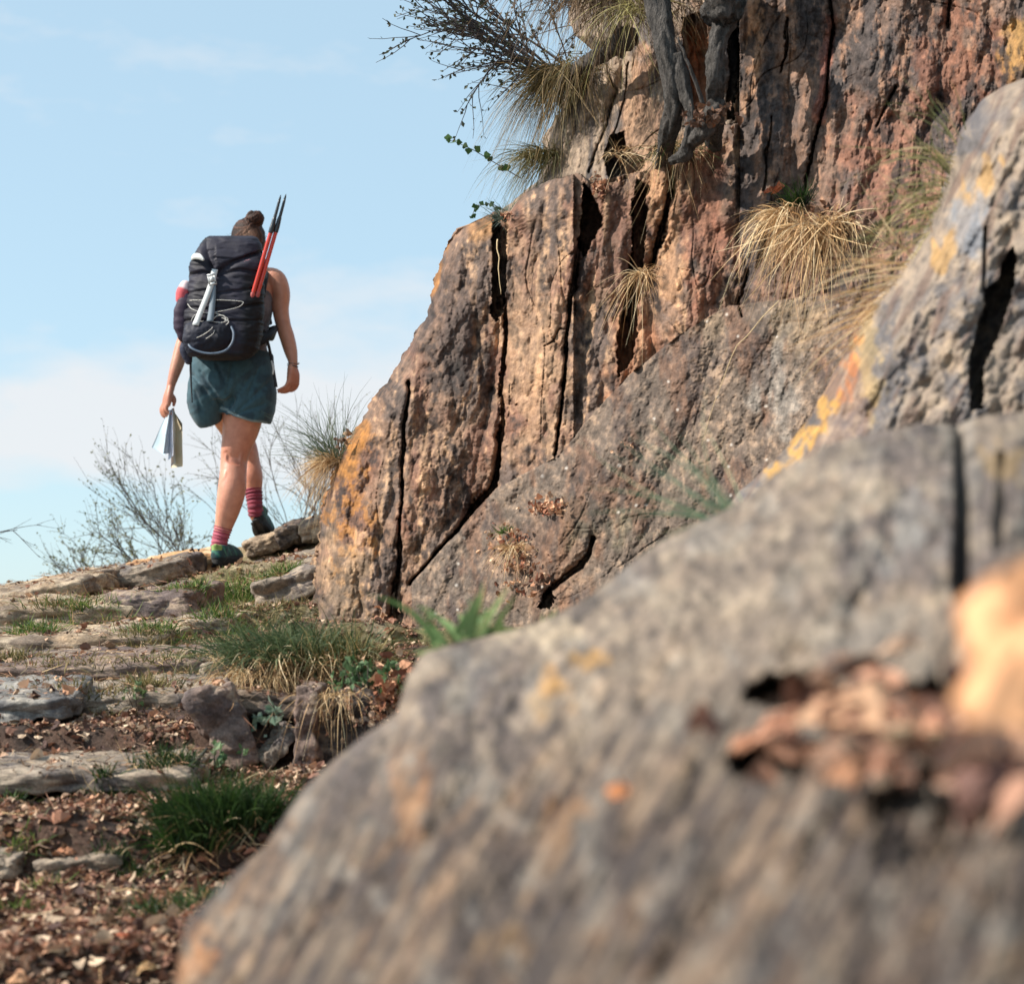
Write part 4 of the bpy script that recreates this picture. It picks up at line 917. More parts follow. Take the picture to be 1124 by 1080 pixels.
for k, (px, py, s, cc, lb) in enumerate([(130, 1030, .07, (190, 96, 60), 'red brown curled leaf on the litter near the bottom'), (164, 1022, .035, (226, 164, 116), 'pale orange leaf beside the red brown curled leaf'),
        (76, 1040, .04, (206, 120, 80), 'orange leaf standing in the litter at the lower left'), (24, 1075, .05, (216, 160, 116), 'tan leaf in the bottom left corner'), (72, 938-2, .05, (206, 140, 100), 'peach leaf lying above the low grey stone'),
        (218, 945, .03, (214, 140, 100), 'pinkish leaf under the large dark clump'), (160, 1062, .05, (222, 176, 120), 'long tan leaf pointing to the foreground boulder'), (106, 984, .035, (224, 176, 132), 'small cream leaf by the dark tuft'), (278, 935, .035, (206, 130, 100), 'rosy leaf near the foreground boulder edge')]):
    q = gp(px, py); big_leaf(px, py-3, q[1]-.01, s, s*.45, .6, R(k*37 % 60-30), R(-12+k*5 % 25), R(-55), cc, lb, 20+k, 2)
# ================================================================ the hiker
YH = 9.0
def H(px, py, d=0.0): return P(px, py, YH+d)
PXM = YH/F
def resamp(pts, arrs, n):
    pts = np.asarray(pts, float); m = len(pts); t = np.linspace(0, m-1, n)
    def cr(a):
        a = np.asarray(a, float); out = []
        for q in t:
            i = min(int(q), m-2); f = q-i; p1, p2 = a[i], a[i+1]; p0 = a[i-1] if i > 0 else 2*p1-p2; p3 = a[i+2] if i+2 < m else 2*p2-p1
            out.append(.5*((2*p1)+(-p0+p2)*f+(2*p0-5*p1+4*p2-p3)*f*f+(-p0+3*p1-3*p2+p3)*f**3))
        return np.array(out)
    return cr(pts), [cr(a) for a in arrs]
def tubeE(pts, rx, ry, n=26, sides=20, power=2.0, ref=(1, 0, 0), dome=True):
    p, (a_, b_) = resamp(pts, [rx, ry], n)
    t = nrm(np.gradient(p, axis=0)); a = nrm(np.array(ref)-(t*np.array(ref)).sum(1)[:, None]*t); b = np.cross(t, a)
    if dome:
        m = 4; ka = [math.sin((k+.35)/(m+.35)*math.pi/2) for k in range(m)]; kz = [math.cos((k+.35)/(m+.35)*math.pi/2) for k in range(m)]
        r0 = min(a_[0], b_[0]); r1 = min(a_[-1], b_[-1])
        p = np.concatenate([[p[0]-t[0]*r0*z for z in kz], p, [p[-1]+t[-1]*r1*z for z in kz[::-1]]])
        a_ = np.concatenate([[a_[0]*k for k in ka], a_, [a_[-1]*k for k in ka[::-1]]]); b_ = np.concatenate([[b_[0]*k for k in ka], b_, [b_[-1]*k for k in ka[::-1]]])
        a = np.concatenate([[a[0]]*m, a, [a[-1]]*m]); b = np.concatenate([[b[0]]*m, b, [b[-1]]*m])
    an = np.linspace(0, 2*math.pi, sides, endpoint=False); c, s = np.cos(an), np.sin(an)
    if power != 2: c = np.sign(c)*np.abs(c)**(2/power); s = np.sign(s)*np.abs(s)**(2/power)
    v = p[:, None]+a[:, None]*(a_[:, None]*c)[..., None]+b[:, None]*(b_[:, None]*s)[..., None]
    N = len(p); f = list(map(tuple, grid_faces(N, sides, True)))+[tuple(range(sides))[::-1], tuple((N-1)*sides+k for k in range(sides))]
    return v.reshape(-1, 3), f
def ell(c, r, n=16, m=24, rot=None):
    th = np.linspace(.02, math.pi-.02, n); ph = np.linspace(0, 2*math.pi, m, endpoint=False)
    T, Q = np.meshgrid(th, ph, indexing='ij'); v = np.stack([np.sin(T)*np.cos(Q)*r[0], np.sin(T)*np.sin(Q)*r[1], np.cos(T)*r[2]], -1).reshape(-1, 3)
    if rot is not None: v = v@rot.T
    f = list(map(tuple, grid_faces(n, m, True)))+[tuple(range(m))[::-1], tuple((n-1)*m+k for k in range(m))]
    return v+np.asarray(c), f
def solid(prims, voxel, smooth=4, factor=.5):
    """weld overlapping closed shapes into one continuous skin; returns verts, faces, normals"""
    a = Acc()
    for v, f in prims: a.add(v, f)
    me = bpy.data.meshes.new('t'); me.from_pydata(np.concatenate(a.v).tolist(), [], a.f)
    import bmesh
    bm = bmesh.new(); bm.from_mesh(me); bmesh.ops.recalc_face_normals(bm, faces=bm.faces); bm.to_mesh(me); bm.free()
    o = bpy.data.objects.new('t', me); COL.objects.link(o)
    r = o.modifiers.new('r', 'REMESH'); r.mode = 'VOXEL'; r.voxel_size = voxel
    s = o.modifiers.new('s', 'SMOOTH'); s.iterations = smooth; s.factor = factor
    dg = bpy.context.evaluated_depsgraph_get(); e = o.evaluated_get(dg); m = e.to_mesh()
    nv = len(m.vertices); v = np.empty(nv*3, np.float32); m.vertices.foreach_get('co', v); nn = np.empty(nv*3, np.float32); m.vertices.foreach_get('normal', nn)
    f = {}
    for p in m.polygons: f.setdefault(len(p.vertices), []).append(tuple(p.vertices))
    e.to_mesh_clear(); bpy.data.objects.remove(o)
    return v.reshape(-1, 3).astype(float), [np.array(q) for q in f.values()], nn.reshape(-1, 3).astype(float)
def px_of(w):
    """picture coordinates a world point would have (used to shape folds where the cloth really has them)"""
    y, z = w[:, 1], w[:, 2]; d = y*math.cos(PITCH)+z*math.sin(PITCH); v = -y*math.sin(PITCH)+z*math.cos(PITCH)
    return CX+F*w[:, 0]/d, CY-F*v/d
def mat_skin():
    m, n, l, b = nt('skin'); at = n.new('ShaderNodeAttribute'); at.attribute_name = 'Col'
    t = noise_node(n, l, 26, 5, .6); mm = n.new('ShaderNodeMix'); mm.data_type = 'RGBA'; mm.blend_type = 'MULTIPLY'; mm.inputs[0].default_value = .6
    l.new(at.outputs['Color'], mm.inputs[6]); l.new(ramp(n, l, t.outputs[0], [(.3, (.74, .62, .58)), (.7, (1.12, 1.12, 1.1))]), mm.inputs[7])
    l.new(mm.outputs[2], b.inputs['Base Color']); b.inputs['Roughness'].default_value = .48
    b.inputs['Subsurface Weight'].default_value = .15; b.inputs['Subsurface Radius'].default_value = (.012, .004, .002); b.inputs['Subsurface Scale'].default_value = .6
    t2 = noise_node(n, l, 300, 3, .6); bp = n.new('ShaderNodeBump'); bp.inputs['Strength'].default_value = .15; bp.inputs['Distance'].default_value = .001; l.new(t2.outputs[0], bp.inputs['Height']); l.new(bp.outputs[0], b.inputs['Normal'])
    return m
def mat_cloth(name, rough=.75, weave=900, bump=.25, spec=.3, sheen=.15):
    m, n, l, b = nt(name); at = n.new('ShaderNodeAttribute'); at.attribute_name = 'Col'
    t = noise_node(n, l, 45, 4, .6); t2 = noise_node(n, l, weave, 2, .6)
    mm = n.new('ShaderNodeMix'); mm.data_type = 'RGBA'; mm.blend_type = 'MULTIPLY'; mm.inputs[0].default_value = .7
    l.new(at.outputs['Color'], mm.inputs[6]); l.new(ramp(n, l, t.outputs[0], [(.3, (.78,)*3), (.7, (1.2,)*3)]), mm.inputs[7]); l.new(mm.outputs[2], b.inputs['Base Color'])
    b.inputs['Roughness'].default_value = rough; b.inputs['Specular IOR Level'].default_value = spec; b.inputs['Sheen Weight'].default_value = sheen
    bp = n.new('ShaderNodeBump'); bp.inputs['Strength'].default_value = bump; bp.inputs['Distance'].default_value = .002
    l.new(math_node(n, l, 'ADD', t.outputs[0], math_node(n, l, 'MULTIPLY', t2.outputs[0], .3)), bp.inputs['Height']); l.new(bp.outputs[0], b.inputs['Normal'])
    return m
M_SKIN = mat_skin(); M_CLOTH = mat_cloth('technical_fabric'); M_NYLON = mat_cloth('pack_nylon', .62, 700, .45, .25, .0)
M_BLACK = mat_plain('black_webbing', (.018, .018, .022), .7, .2, 300); M_RUB = mat_plain('sole_rubber', (.02, .02, .02), .8, .4, 150)
M_CORD = mat_plain('pale_cord', (.62, .60, .56), .7, .2, 300, .1); M_WEB = mat_plain('white_webbing', (.60, .62, .62), .7, .3, 300, .08)
M_GREYW = mat_plain('slate_webbing', (.16, .20, .24), .7, .3, 300, .1); M_BUCK = mat_plain('pale_plastic', (.55, .57, .58), .35, .05, 100, .05)
M_RED = mat_plain('red_lacquered_tube', (.62, .05, .03), .25, .0, 100, .1, .6); M_DKM = mat_plain('dark_tube', (.02, .025, .03), .3, .0, 100, .1, .6)
def mat_hair():
    m, n, l, b = nt('brown_hair'); at = n.new('ShaderNodeAttribute'); at.attribute_name = 'Col'
    t = noise_node(n, l, 160, 4, .6, stretch=(1, 1, .25)); mm = n.new('ShaderNodeMix'); mm.data_type = 'RGBA'; mm.blend_type = 'MULTIPLY'; mm.inputs[0].default_value = .9
    l.new(at.outputs['Color'], mm.inputs[6]); l.new(ramp(n, l, t.outputs[0], [(.3, (.4,)*3), (.7, (1.6,)*3)]), mm.inputs[7]); l.new(mm.outputs[2], b.inputs['Base Color'])
    b.inputs['Roughness'].default_value = .6; b.inputs['Specular IOR Level'].default_value = .2; bp = n.new('ShaderNodeBump'); bp.inputs['Strength'].default_value = .8; bp.inputs['Distance'].default_value = .004
    l.new(t.outputs[0], bp.inputs['Height']); l.new(bp.outputs[0], b.inputs['Normal']); return m
M_HAIR = mat_hair()

HIK = empty('person', H(248, 622, .1), 'hiker in teal shorts and grey tank top walking away up the rocky steps', 'person')
def build_body():
    pr = []
    K = PXM
    # torso
    tor = [H(257, 432, .02), H(257, 412, .0), H(258, 392, .0), H(262, 368, .02), H(264, 345, .04), H(264, 322, .06), H(266, 306, .07), H(269, 297, .08)]
    pr.append(tubeE(tor, [.135, .170, .150, .125, .138, .155, .140, .075], [.10, .118, .098, .085, .098, .105, .085, .055], 40, 28, 2.3))
    pr.append(tubeE([H(266, 300, .08), H(271, 284, .09), H(273, 276, .10)], [.062, .052, .050], [.060, .052, .054], 12))
    # buttocks
    pr.append(ell(H(236, 425, -.03), (.080, .080, .085))); pr.append(ell(H(276, 425, -.03), (.080, .080, .085)))
    # head
    hc = H(273, 267, .10)
    pr.append(ell(hc+[0, 0, .01], (.074, .092, .100))); pr.append(ell(hc+[0, .03, -.055], (.052, .055, .055)))
    pr.append(ell(hc+[0, .082, -.085], (.022, .018, .016)))
    pr.append(tubeE([hc+[0, .088, .012], hc+[0, .104, -.012], hc+[0, .108, -.024]], [.008, .011, .014], [.008, .010, .009], 8, 12))
    pr.append(tubeE([hc+[-.022, .088, -.052], hc+[0, .096, -.052], hc+[.022, .088, -.052]], [.006, .008, .006], [.005, .007, .005], 8, 10, ref=(0, 0, 1)))
    for s in (-1, 1):
        pr.append(tubeE([hc+[s*.012, .088, .022], hc+[s*.045, .074, .020]], [.007, .007], [.006, .006], 6, 10, ref=(0, 0, 1)))
        pr.append(ell(hc+[s*.077, -.005, -.012], (.010, .018, .032))); pr.append(ell(hc+[s*.040, .060, -.022], (.022, .022, .020)))
    # right arm
    K1 = [H(293, 306, .07), H(302, 308, .06), H(308, 322, .05), H(308, 340, .045), H(311, 357, .035), H(315, 370, .02), H(319, 385, -.005), H(321.5, 397, -.03), H(321, 404, -.04)]
    pr.append(tubeE(K1, [.050, .054, .046, .040, .036, .036, .032, .023, .021], [.055, .054, .048, .042, .038, .037, .031, .020, .017], 44, 22, ref=(1, .3, 0)))
    # left arm
    K2 = [H(236, 305, .07), H(226, 309, .06), H(216, 328, .07), H(210, 348, .08), H(205, 366, .085), H(200, 382, .075), H(194, 402, .055), H(188.5, 420, .04), H(187, 427, .035)]
    pr.append(tubeE(K2, [.050, .052, .044, .038, .036, .036, .031, .022, .020], [.055, .054, .046, .040, .037, .036, .030, .021, .018], 44, 22))
    # right leg (planted)
    L1 = [H(271, 428, -.01), H(268, 448, -.01), H(264.5, 470, .0), H(259.5, 490, .005), H(257, 505, .01), H(256, 520, -.01), H(254.5, 538, -.025), H(250.5, 558, -.02), H(246, 576, -.005), H(241.5, 592, .0), H(240, 606, .0), H(240, 612, .0)]
    pr.append(tubeE(L1, [.098, .098, .088, .072, .064, .063, .066, .058, .044, .034, .034, .034], [.10, .10, .09, .076, .064, .062, .068, .060, .045, .037, .042, .042], 70, 28))
    # calf muscle bellies and back-of-knee hollow
    pr.append(ell(H(249, 532, -.055), (.028, .026, .075))); pr.append(ell(H(260, 530, -.05), (.028, .026, .065)))
    pr.append(tubeE([H(249.5, 488, -.04), H(249, 508, -.035)], [.012, .010], [.018, .016], 8, 10)); pr.append(tubeE([H(266, 488, -.04), H(264, 508, -.035)], [.012, .010], [.018, .016], 8, 10))
    # left leg (stepping up, ahead)
    L2 = [H(240, 430, .0), H(247, 446, .13), H(256, 466, .30), H(264, 480, .42), H(270, 492, .46), H(274, 508, .45), H(277, 524, .43), H(278.5, 540, .43), H(280, 555, .42), H(281, 566, .43)]
    pr.append(tubeE(L2, [.092, .090, .076, .062, .056, .052, .052, .040, .032, .032], [.095, .092, .078, .064, .056, .050, .054, .042, .034, .036], 60, 24))
    # right hand: relaxed, fingers curling inwards
    wd = nrm(np.array([.62, .78, 0.0]))
    wr = H(321, 403, -.04)
    pr.append(tubeE([wr, H(322, 411, -.045), H(321.5, 421, -.045)], [.026, .036, .039], [.018, .019, .015], 14, 16, 2.6, ref=wd))
    for i, (o, ln) in enumerate([(.034, .9), (.011, 1.08), (-.012, 1.0), (-.034, .78)]):
        k0 = H(321.5, 420, -.045)+wd*o
        q = [k0, k0+np.array([-.010, -.006, -.026])*ln, k0+np.array([-.034, -.010, -.042])*ln, k0+np.array([-.058, -.010, -.040-.004*i])*ln]
        pr.append(tubeE(q, [.0082, .0080, .0074, .0060], [.0082, .0080, .0074, .0060], 12, 10, ref=(0, 1, 0)))
    th = wr+wd*.022+[0, 0, -.026]; pr.append(tubeE([th, th+[-.016, .022, -.022], th+[-.030, .028, -.050]], [.011, .010, .007], [.011, .010, .007], 10, 10, ref=(0, 1, 0)))
    # left hand gripping the map
    wr = H(187, 426, .035); wd = nrm(np.array([.55, -.83, 0.0]))
    pr.append(tubeE([wr, H(184.5, 435, .03), H(182.5, 444, .03)], [.024, .034, .038], [.017, .018, .015], 14, 16, 2.6, ref=wd))
    for i, (o, ln) in enumerate([(.030, .8), (.010, 1.0), (-.010, 1.05), (-.029, .95)]):
        k0 = H(182, 443, .03)+wd*o
        q = [k0, k0+np.array([-.012, .004, -.028])*ln, k0+np.array([.000, .010, -.060])*ln, k0+np.array([.024, .006, -.056])*ln, k0+np.array([.030, .002, -.036])*ln]
        pr.append(tubeE(q, [.0090, .0088, .0082, .0075, .006], [.0090, .0088, .0082, .0075, .006], 16, 10, ref=(0, 1, 0)))
    th = wr-wd*.014+[.004, 0, -.022]; pr.append(tubeE([th, th+[.022, -.004, -.030], th+[.020, -.006, -.060]], [.012, .0105, .008], [.012, .0105, .008], 10, 10, ref=(0, 1, 0)))
    v, f, n = solid(pr, .0045, 3, .4)
    px, py = px_of(v)
    base = lin(210, 150, 126, 1); col = np.broadcast_to(base, v.shape).copy()
    col = mix(col, lin(200, 128, 104), sm(fbm(v[:, 0]*6, v[:, 1]*6, v[:, 2]*5, 4, 501), .0, .5)*.5)
    arm = ((px > 300) | (px < 210)) & (py < 470); col = mix(col, lin(196, 134, 104), arm*.7)
    hand = arm & (py > 405); col = mix(col, lin(190, 116, 92), hand*.6)
    # crease behind the knee, its shading painted as a darker, warmer tone
    dk = dline(px, py, [(248, 497, 2.2), (252, 506, 2.6), (262, 509, 2.0)]); near = (v[:, 1] < YH+.02)
    v = v+n*(-(.004*(1-sm(dk, .3, 1.3)))*near)[:, None]; col = mix(col, lin(184, 112, 88), (1-sm(dk, .3, 2.4))*near*.6)
    mk('body', v, f, M_SKIN, HIK, col=col)
    hc = H(273, 267, .10)
    for s in (-1, 1):
        e_v, e_f = ell(hc+[s*.030, .080, .006], (.012, .012, .012)); mk('eye', e_v, e_f, M_BUCK, HIK)
    # hair with bun
    pr = [ell(hc+[0, -.016, .022], (.082, .094, .098)), ell(hc+[-.003, -.045, -.01], (.066, .06, .075)),
          ell(H(280, 240.5, .04), (.043, .038, .037)), ell(H(277, 235.5, .03), (.022, .022, .016)), ell(H(284, 238, .03), (.02, .022, .024)), ell(H(279, 247, .05), (.026, .03, .016))]
    v, f, n = solid(pr, .004, 2, .4); px, py = px_of(v)
    bn = np.hypot(px-280, py-239) < 11.5
    ang = np.arctan2(py-246, px-279); st = np.where(bn, ridged((px-280)*.16+(py-240)*.2, np.hypot(px-281, py-239)*.3, v[:, 1]*20, 3, 511), ridged(ang*3.2, np.hypot(px-279, py-246)*.05, v[:, 1]*8, 3, 513))
    v = v+n*(np.where(bn, .0065, .0035)*st)[:, None]
    c = mix(np.broadcast_to(lin(46, 29, 24), v.shape), lin(120, 72, 52), sm(st, .2, .9)*.5); c = mix(c, lin(200, 148, 118), np.exp(-((px-274)/6.5)**2-((py-258)/7.)**2)*.85*(~bn))  # pale blob paints the sunlit patch on the back of the head
    mk('hair', v, f, M_HAIR, HIK, col=c)
    # loose hair wisps
    a = Acc(); rg = np.random.default_rng(5)
    for k in range(26):
        an = rg.uniform(0, 2*math.pi); s = H(273, 262, .08)+np.array([math.cos(an)*.078, -.02, math.sin(an)*.07]); d = np.array([math.cos(an), rg.normal()*.5, math.sin(an)])
        a.add(*tube([s, s+d*.008+rg.normal(size=3)*.004, s+d*.016+rg.normal(size=3)*.008], [.0008, .0006, .0004], 3))
    a.mk('hair_wisps', mat_plain('wisp_hair', (.07, .04, .03), .5, 0), HIK)
build_body()
def build_clothes():
    # tank top
    pr = [tubeE([H(257.5, 404, .0), H(258, 392, .0), H(261.5, 368, .02), H(264, 345, .04), H(264, 333, .05), H(264, 324, .055)], [.168, .160, .135, .146, .154, .150], [.116, .106, .093, .106, .112, .110], 34, 28, 2.3, dome=False),
          tubeE([H(278, 330, .03), H(286, 316, .035), H(288, 304, .06), H(285, 297, .09)], [.045, .026, .018, .018], [.06, .07, .056, .03], 20, 14), tubeE([H(252, 330, .03), H(246, 316, .035), H(246, 303, .06), H(250, 296, .09)], [.045, .026, .018, .018], [.06, .07, .056, .03], 20, 14),
          tubeE([H(265, 330, .02), H(266, 318, .02), H(267, 310, .03)], [.09, .07, .06], [.08, .075, .05], 12, 16)]
    v, f, n = solid(pr, .006, 4); px, py = px_of(v)
    v = v+n*(.0045*ridged(px*.05+py*.06, py*.03, v[:, 1]*3, 3, 521)+.003*fbm(px*.1, py*.1, v[:, 1]*9, 3, 523))[:, None]
    mk('tank_top', v, f, M_CLOTH, HIK, col=mix(np.broadcast_to(lin(112, 108, 116), v.shape), lin(92, 90, 98), sm(fbm(px*.05, py*.05, 0, 3, 525), 0, .4)))
    # running shorts
    pr = [tubeE([H(257, 386, .0), H(256, 398, .0), H(255, 412, -.01), H(255.5, 428, -.015), H(256, 438, -.01)], [.180, .192, .198, .196, .184], [.118, .134, .150, .150, .135], 30, 32, 2.4, dome=False),
          tubeE([H(234, 420, -.02), H(229, 436, .0), H(227.5, 450, .01), H(231, 464, .03)], [.112, .100, .082, .052], [.140, .135, .12, .10], 20, 24, 2.2, dome=False),
          tubeE([H(274, 420, -.01), H(273, 436, -.01), H(271, 450, -.01), H(269, 459, -.005)], [.122, .130, .128, .122], [.14, .140, .132, .126], 20, 26, 2.2, dome=False, ref=(1, 0, -.34))]
    v, f, n = solid(pr, .0055, 3); px, py = px_of(v)
    back = v[:, 1] < YH+.05
    # gathered waist, diagonal drag folds from the left seat to the right hem
    q = (px-245)*.55+(py-430)*.85; q2 = (px-245)*.85-(py-430)*.55
    fold = ridged(q*.05, q2*.016, 0, 3, 531)*.006+ridged(px*.16, py*.02, .4, 2, 533)*.005*(1-sm(py, 392, 412))
    for (x1, y1, x2, y2, w, dp) in [(212, 412, 232, 440, 1.6, .010), (220, 408, 244, 446, 1.4, .009), (246, 452, 262, 420, 2.2, .014), (250, 447, 276, 412, 1.8, .010), (262, 450, 296, 420, 1.6, .008), (258, 455, 290, 444, 1.4, .007), (214, 430, 222, 450, 1.2, .006), (238, 400, 247, 420, 1.2, .007), (255, 400, 249, 432, 1.4, .008), (284, 404, 272, 436, 1.4, .007)]:
        fold = fold-dp*np.exp(-dline(px, py, [(x1, y1, w), (x2, y2, w*1.5)])**2/1.6)
    fold = fold-.008*np.exp(-((px-(255.5-.10*(py-430)))/3.2)**2)*sm(py, 410, 440)
    v = v+n*(fold*(.5+.5*back))[:, None]
    teal = lin(48, 84, 98); c = mix(np.broadcast_to(teal, v.shape), lin(38, 66, 80), sm(fbm(px*.06, py*.06, 0, 3, 535), 0, .4))
    hem = (1-sm(np.abs(dline(px, py, [(243, 448, 1), (256, 455, 1), (272, 461, 1), (292, 464, 1)])), .8, 1.9))*(v[:, 1] < YH)
    c = mix(c, lin(128, 150, 156), hem*.85)
    c = mix(c, lin(40, 62, 74), (py < 392)*.6)
    mk('shorts', v, f, M_CLOTH, HIK, col=c)
    # socks
    def sock(pts, rx, ry, seed, cA, cB):
        v, fc = tubeE(pts, rx, ry, 90, 30, dome=False); k = np.repeat(np.arange(90), 30)/89.
        r = np.array(v).reshape(90, 30, 3); ctr = r.mean(1, keepdims=True); w = 1+.045*np.sin(np.arange(90)*.55)[:, None, None]+.03*fbm(np.arange(90)*.2, 0, 0, 3, seed)[:, None, None]
        v = (ctr+(r-ctr)*w).reshape(-1, 3); band = sm(np.sin(k*26+seed), .1, .5)
        mk('sock', v, fc, M_CLOTH, HIK, col=mix(np.broadcast_to(lin(*cA), v.shape), lin(*cB), band))
    sock([H(245.2, 579, .0), H(243.2, 586, .0), H(241, 595, .0), H(240, 606, .0)], [.043, .040, .038, .040], [.046, .044, .044, .046], 541, (186, 84, 104), (158, 58, 80))
    sock([H(277.8, 537, .43), H(279, 546, .425), H(280, 556, .42), H(281, 566, .43)], [.044, .041, .038, .038], [.045, .043, .040, .042], 543, (150, 52, 74), (120, 38, 58))
build_clothes()
def build_shoes():
    for (heel, fwd, up) in ((H(238, 620, -.045), (.26, .95, .10), (-.02, -.08, 1)), (H(281.5, 573, .40), (.12, .86, -.36), (.02, .33, .94))):
        f_ = nrm(np.array(fwd)); u_ = np.array(up); u_ = nrm(u_-(u_@f_)*f_); s_ = np.cross(f_, u_); B = np.stack([s_, f_, u_], 1)
        L = lambda s, f, u: np.asarray(heel)+s_*s+f_*f+u_*u
        pr = [tubeE([L(0, .02, .040), L(0, .06, .046), L(0, .12, .050), L(0, .18, .042), L(0, .235, .030)], [.036, .038, .042, .047, .034], [.040, .044, .045, .034, .022], 26, 20, 2.4, ref=s_),
              tubeE([L(0, .032, .03), L(0, .036, .062), L(0, .040, .088)], [.038, .039, .041], [.042, .046, .050], 14, 20, ref=s_, dome=False),
              ell(L(0, .004, .045), (.031, .020, .04), rot=B), tubeE([L(0, .09, .080), L(0, .13, .074), L(0, .17, .06)], [.02, .022, .022], [.012, .012, .01], 10, 12, ref=s_), tubeE([L(0, -.004, .06), L(0, -.009, .094)], [.012, .012], [.006, .006], 6, 10, 3, ref=s_)]
        v, f, n = solid(pr, .004, 3); lc = (v-np.asarray(heel))@B
        s, fo, u = lc.T; c = mix(np.broadcast_to(lin(38, 66, 70), v.shape), lin(34, 92, 94), sm(fbm(s*30, fo*30, u*30, 3, 551), -.05, .2)*.8)
        c = mix(c, lin(30, 34, 38), (u < .035)*.9); c = mix(c, lin(150, 180, 84), ((fo < .004) & (u > .07))*.8); c = mix(c, lin(84, 170, 130), (np.abs(np.sin(fo*60+u*40+s*30)) > .95)*(u > .04)*.4)
        up_o = mk('shoe', v, f, M_CLOTH, HIK, col=c)
        # sole
        out = []
        for k in range(40):
            a = k/40*2*math.pi; yy = .122-.136*math.cos(a); ww = (.036+.012*math.sin(np.clip((yy-.03)/.22, 0, 1)*math.pi))*(1 if .03 < yy < .2 else .92); out.append((ww*np.sign(math.sin(a))*abs(math.sin(a))**.6, yy))
        vs = []; zs = [(-.004, .92), (.0, 1.0), (.008, 1.03), (.014, .98), (.024, 1.02), (.030, .93)]
        for z, k in zs: vs += [L(x*k, .122+(y-.122)*k, z+.012*max(0, (y-.18)/.08)**2) for x, y in out]
        n_ = len(out); fs = list(map(tuple, grid_faces(len(zs), n_, True)))+[tuple(range(n_))[::-1], tuple((len(zs)-1)*n_+k for k in range(n_))]
        mk('sole', vs, fs, M_RUB, up_o)
        a = Acc()
        for y in np.arange(.005, .25, .022):
            for sx in (-1, 1):
                w = .016; c0 = L(sx*.019, y, -.006+.012*max(0, (y-.18)/.08)**2); bx = [c0+s_*i*w/2*1.1+f_*j*.006+u_*k*.005 for i in (-1, 1) for j in (-1, 1) for k in (-1, 1)]
                a.add(bx, [(0, 1, 3, 2), (4, 6, 7, 5), (0, 4, 5, 1), (2, 3, 7, 6), (0, 2, 6, 4), (1, 5, 7, 3)])
        a.mk('tread', M_RUB, up_o)
        a = Acc()
        for k in range(5):
            y = .10+k*.017; z = .094-k*.0075; a.add(*tubeE([L(-.026, y, z-.012), L(0, y+.004, z+.004), L(.026, y, z-.012)], [.0022]*3, [.0022]*3, 8, 6, ref=f_))
        a.mk('laces', mat_plain('lime_lace', (.22, .32, .10), .7, .1, 200), up_o)
    # bracelet on the right wrist
    a = Acc(); c = H(321.3, 402, -.037); an = np.linspace(0, 2*math.pi, 30)
    ring = lambda c, rx, ry, tl: np.stack([c[0]+rx*np.cos(an), c[1]+ry*np.sin(an), c[2]+tl*np.cos(an)], 1)
    a.add(*tube(ring(c, .025, .023, -.004), .0022, 6)); a.add(*tube(ring(c+[0, 0, .010], .026, .023, -.002), .0014, 6)); a.mk('bracelet', M_DKM, HIK)
    a = Acc(); a.add(*ell(H(327.5, 399, -.05), (.006, .006, .004))); a.mk('bracelet_bead', M_BUCK, HIK)
build_shoes()

# ---------------------------------------------------------------- backpack
def ribbon(pts, w, t=.0022, wdir=(1, 0, 0), n=24):
    p, (ww,) = resamp(pts, [np.broadcast_to(w, (len(pts),))], n)
    tg = nrm(np.gradient(p, axis=0)); a = nrm(np.array(wdir)-(tg*np.array(wdir)).sum(1)[:, None]*tg); b = np.cross(tg, a)
    v = np.stack([p+a*ww[:, None]/2+b*t, p-a*ww[:, None]/2+b*t, p-a*ww[:, None]/2-b*t, p+a*ww[:, None]/2-b*t], 1).reshape(-1, 3)
    return v, list(map(tuple, grid_faces(n, 4, True)))+[(3, 2, 1, 0), tuple((n-1)*4+k for k in range(4))]
PK = [(259, 231, 276, .045), (261, 225, 282, .07), (265, 222, 285, .085), (272, 219, 287, .098), (282, 213, 288, .108), (292, 209.5, 289, .112), (300, 208.5, 290, .112), (312, 209, 289, .118), (325, 207, 289, .122), (340, 204, 288.5, .126), (355, 202.5, 288, .13), (368, 203, 287, .13), (380, 205, 285, .122), (388, 210, 281, .11), (393, 217, 274, .085), (396, 228, 264, .05)]
PKC = -.225
def pack_front(px, py):
    """depth of the pack's outer face"""
    l = interp(py, PK, 0, 1); r = interp(py, PK, 0, 2); d = interp(py, PK, 0, 3); x = np.clip((np.asarray(px, float)-(l+r)/2)/((r-l)/2), -1, 1)
    lean = .10*(330-np.asarray(py, float))/70.*.5
    return PKC+lean-d*(1-np.abs(x)**3.2)**(1/3.2)
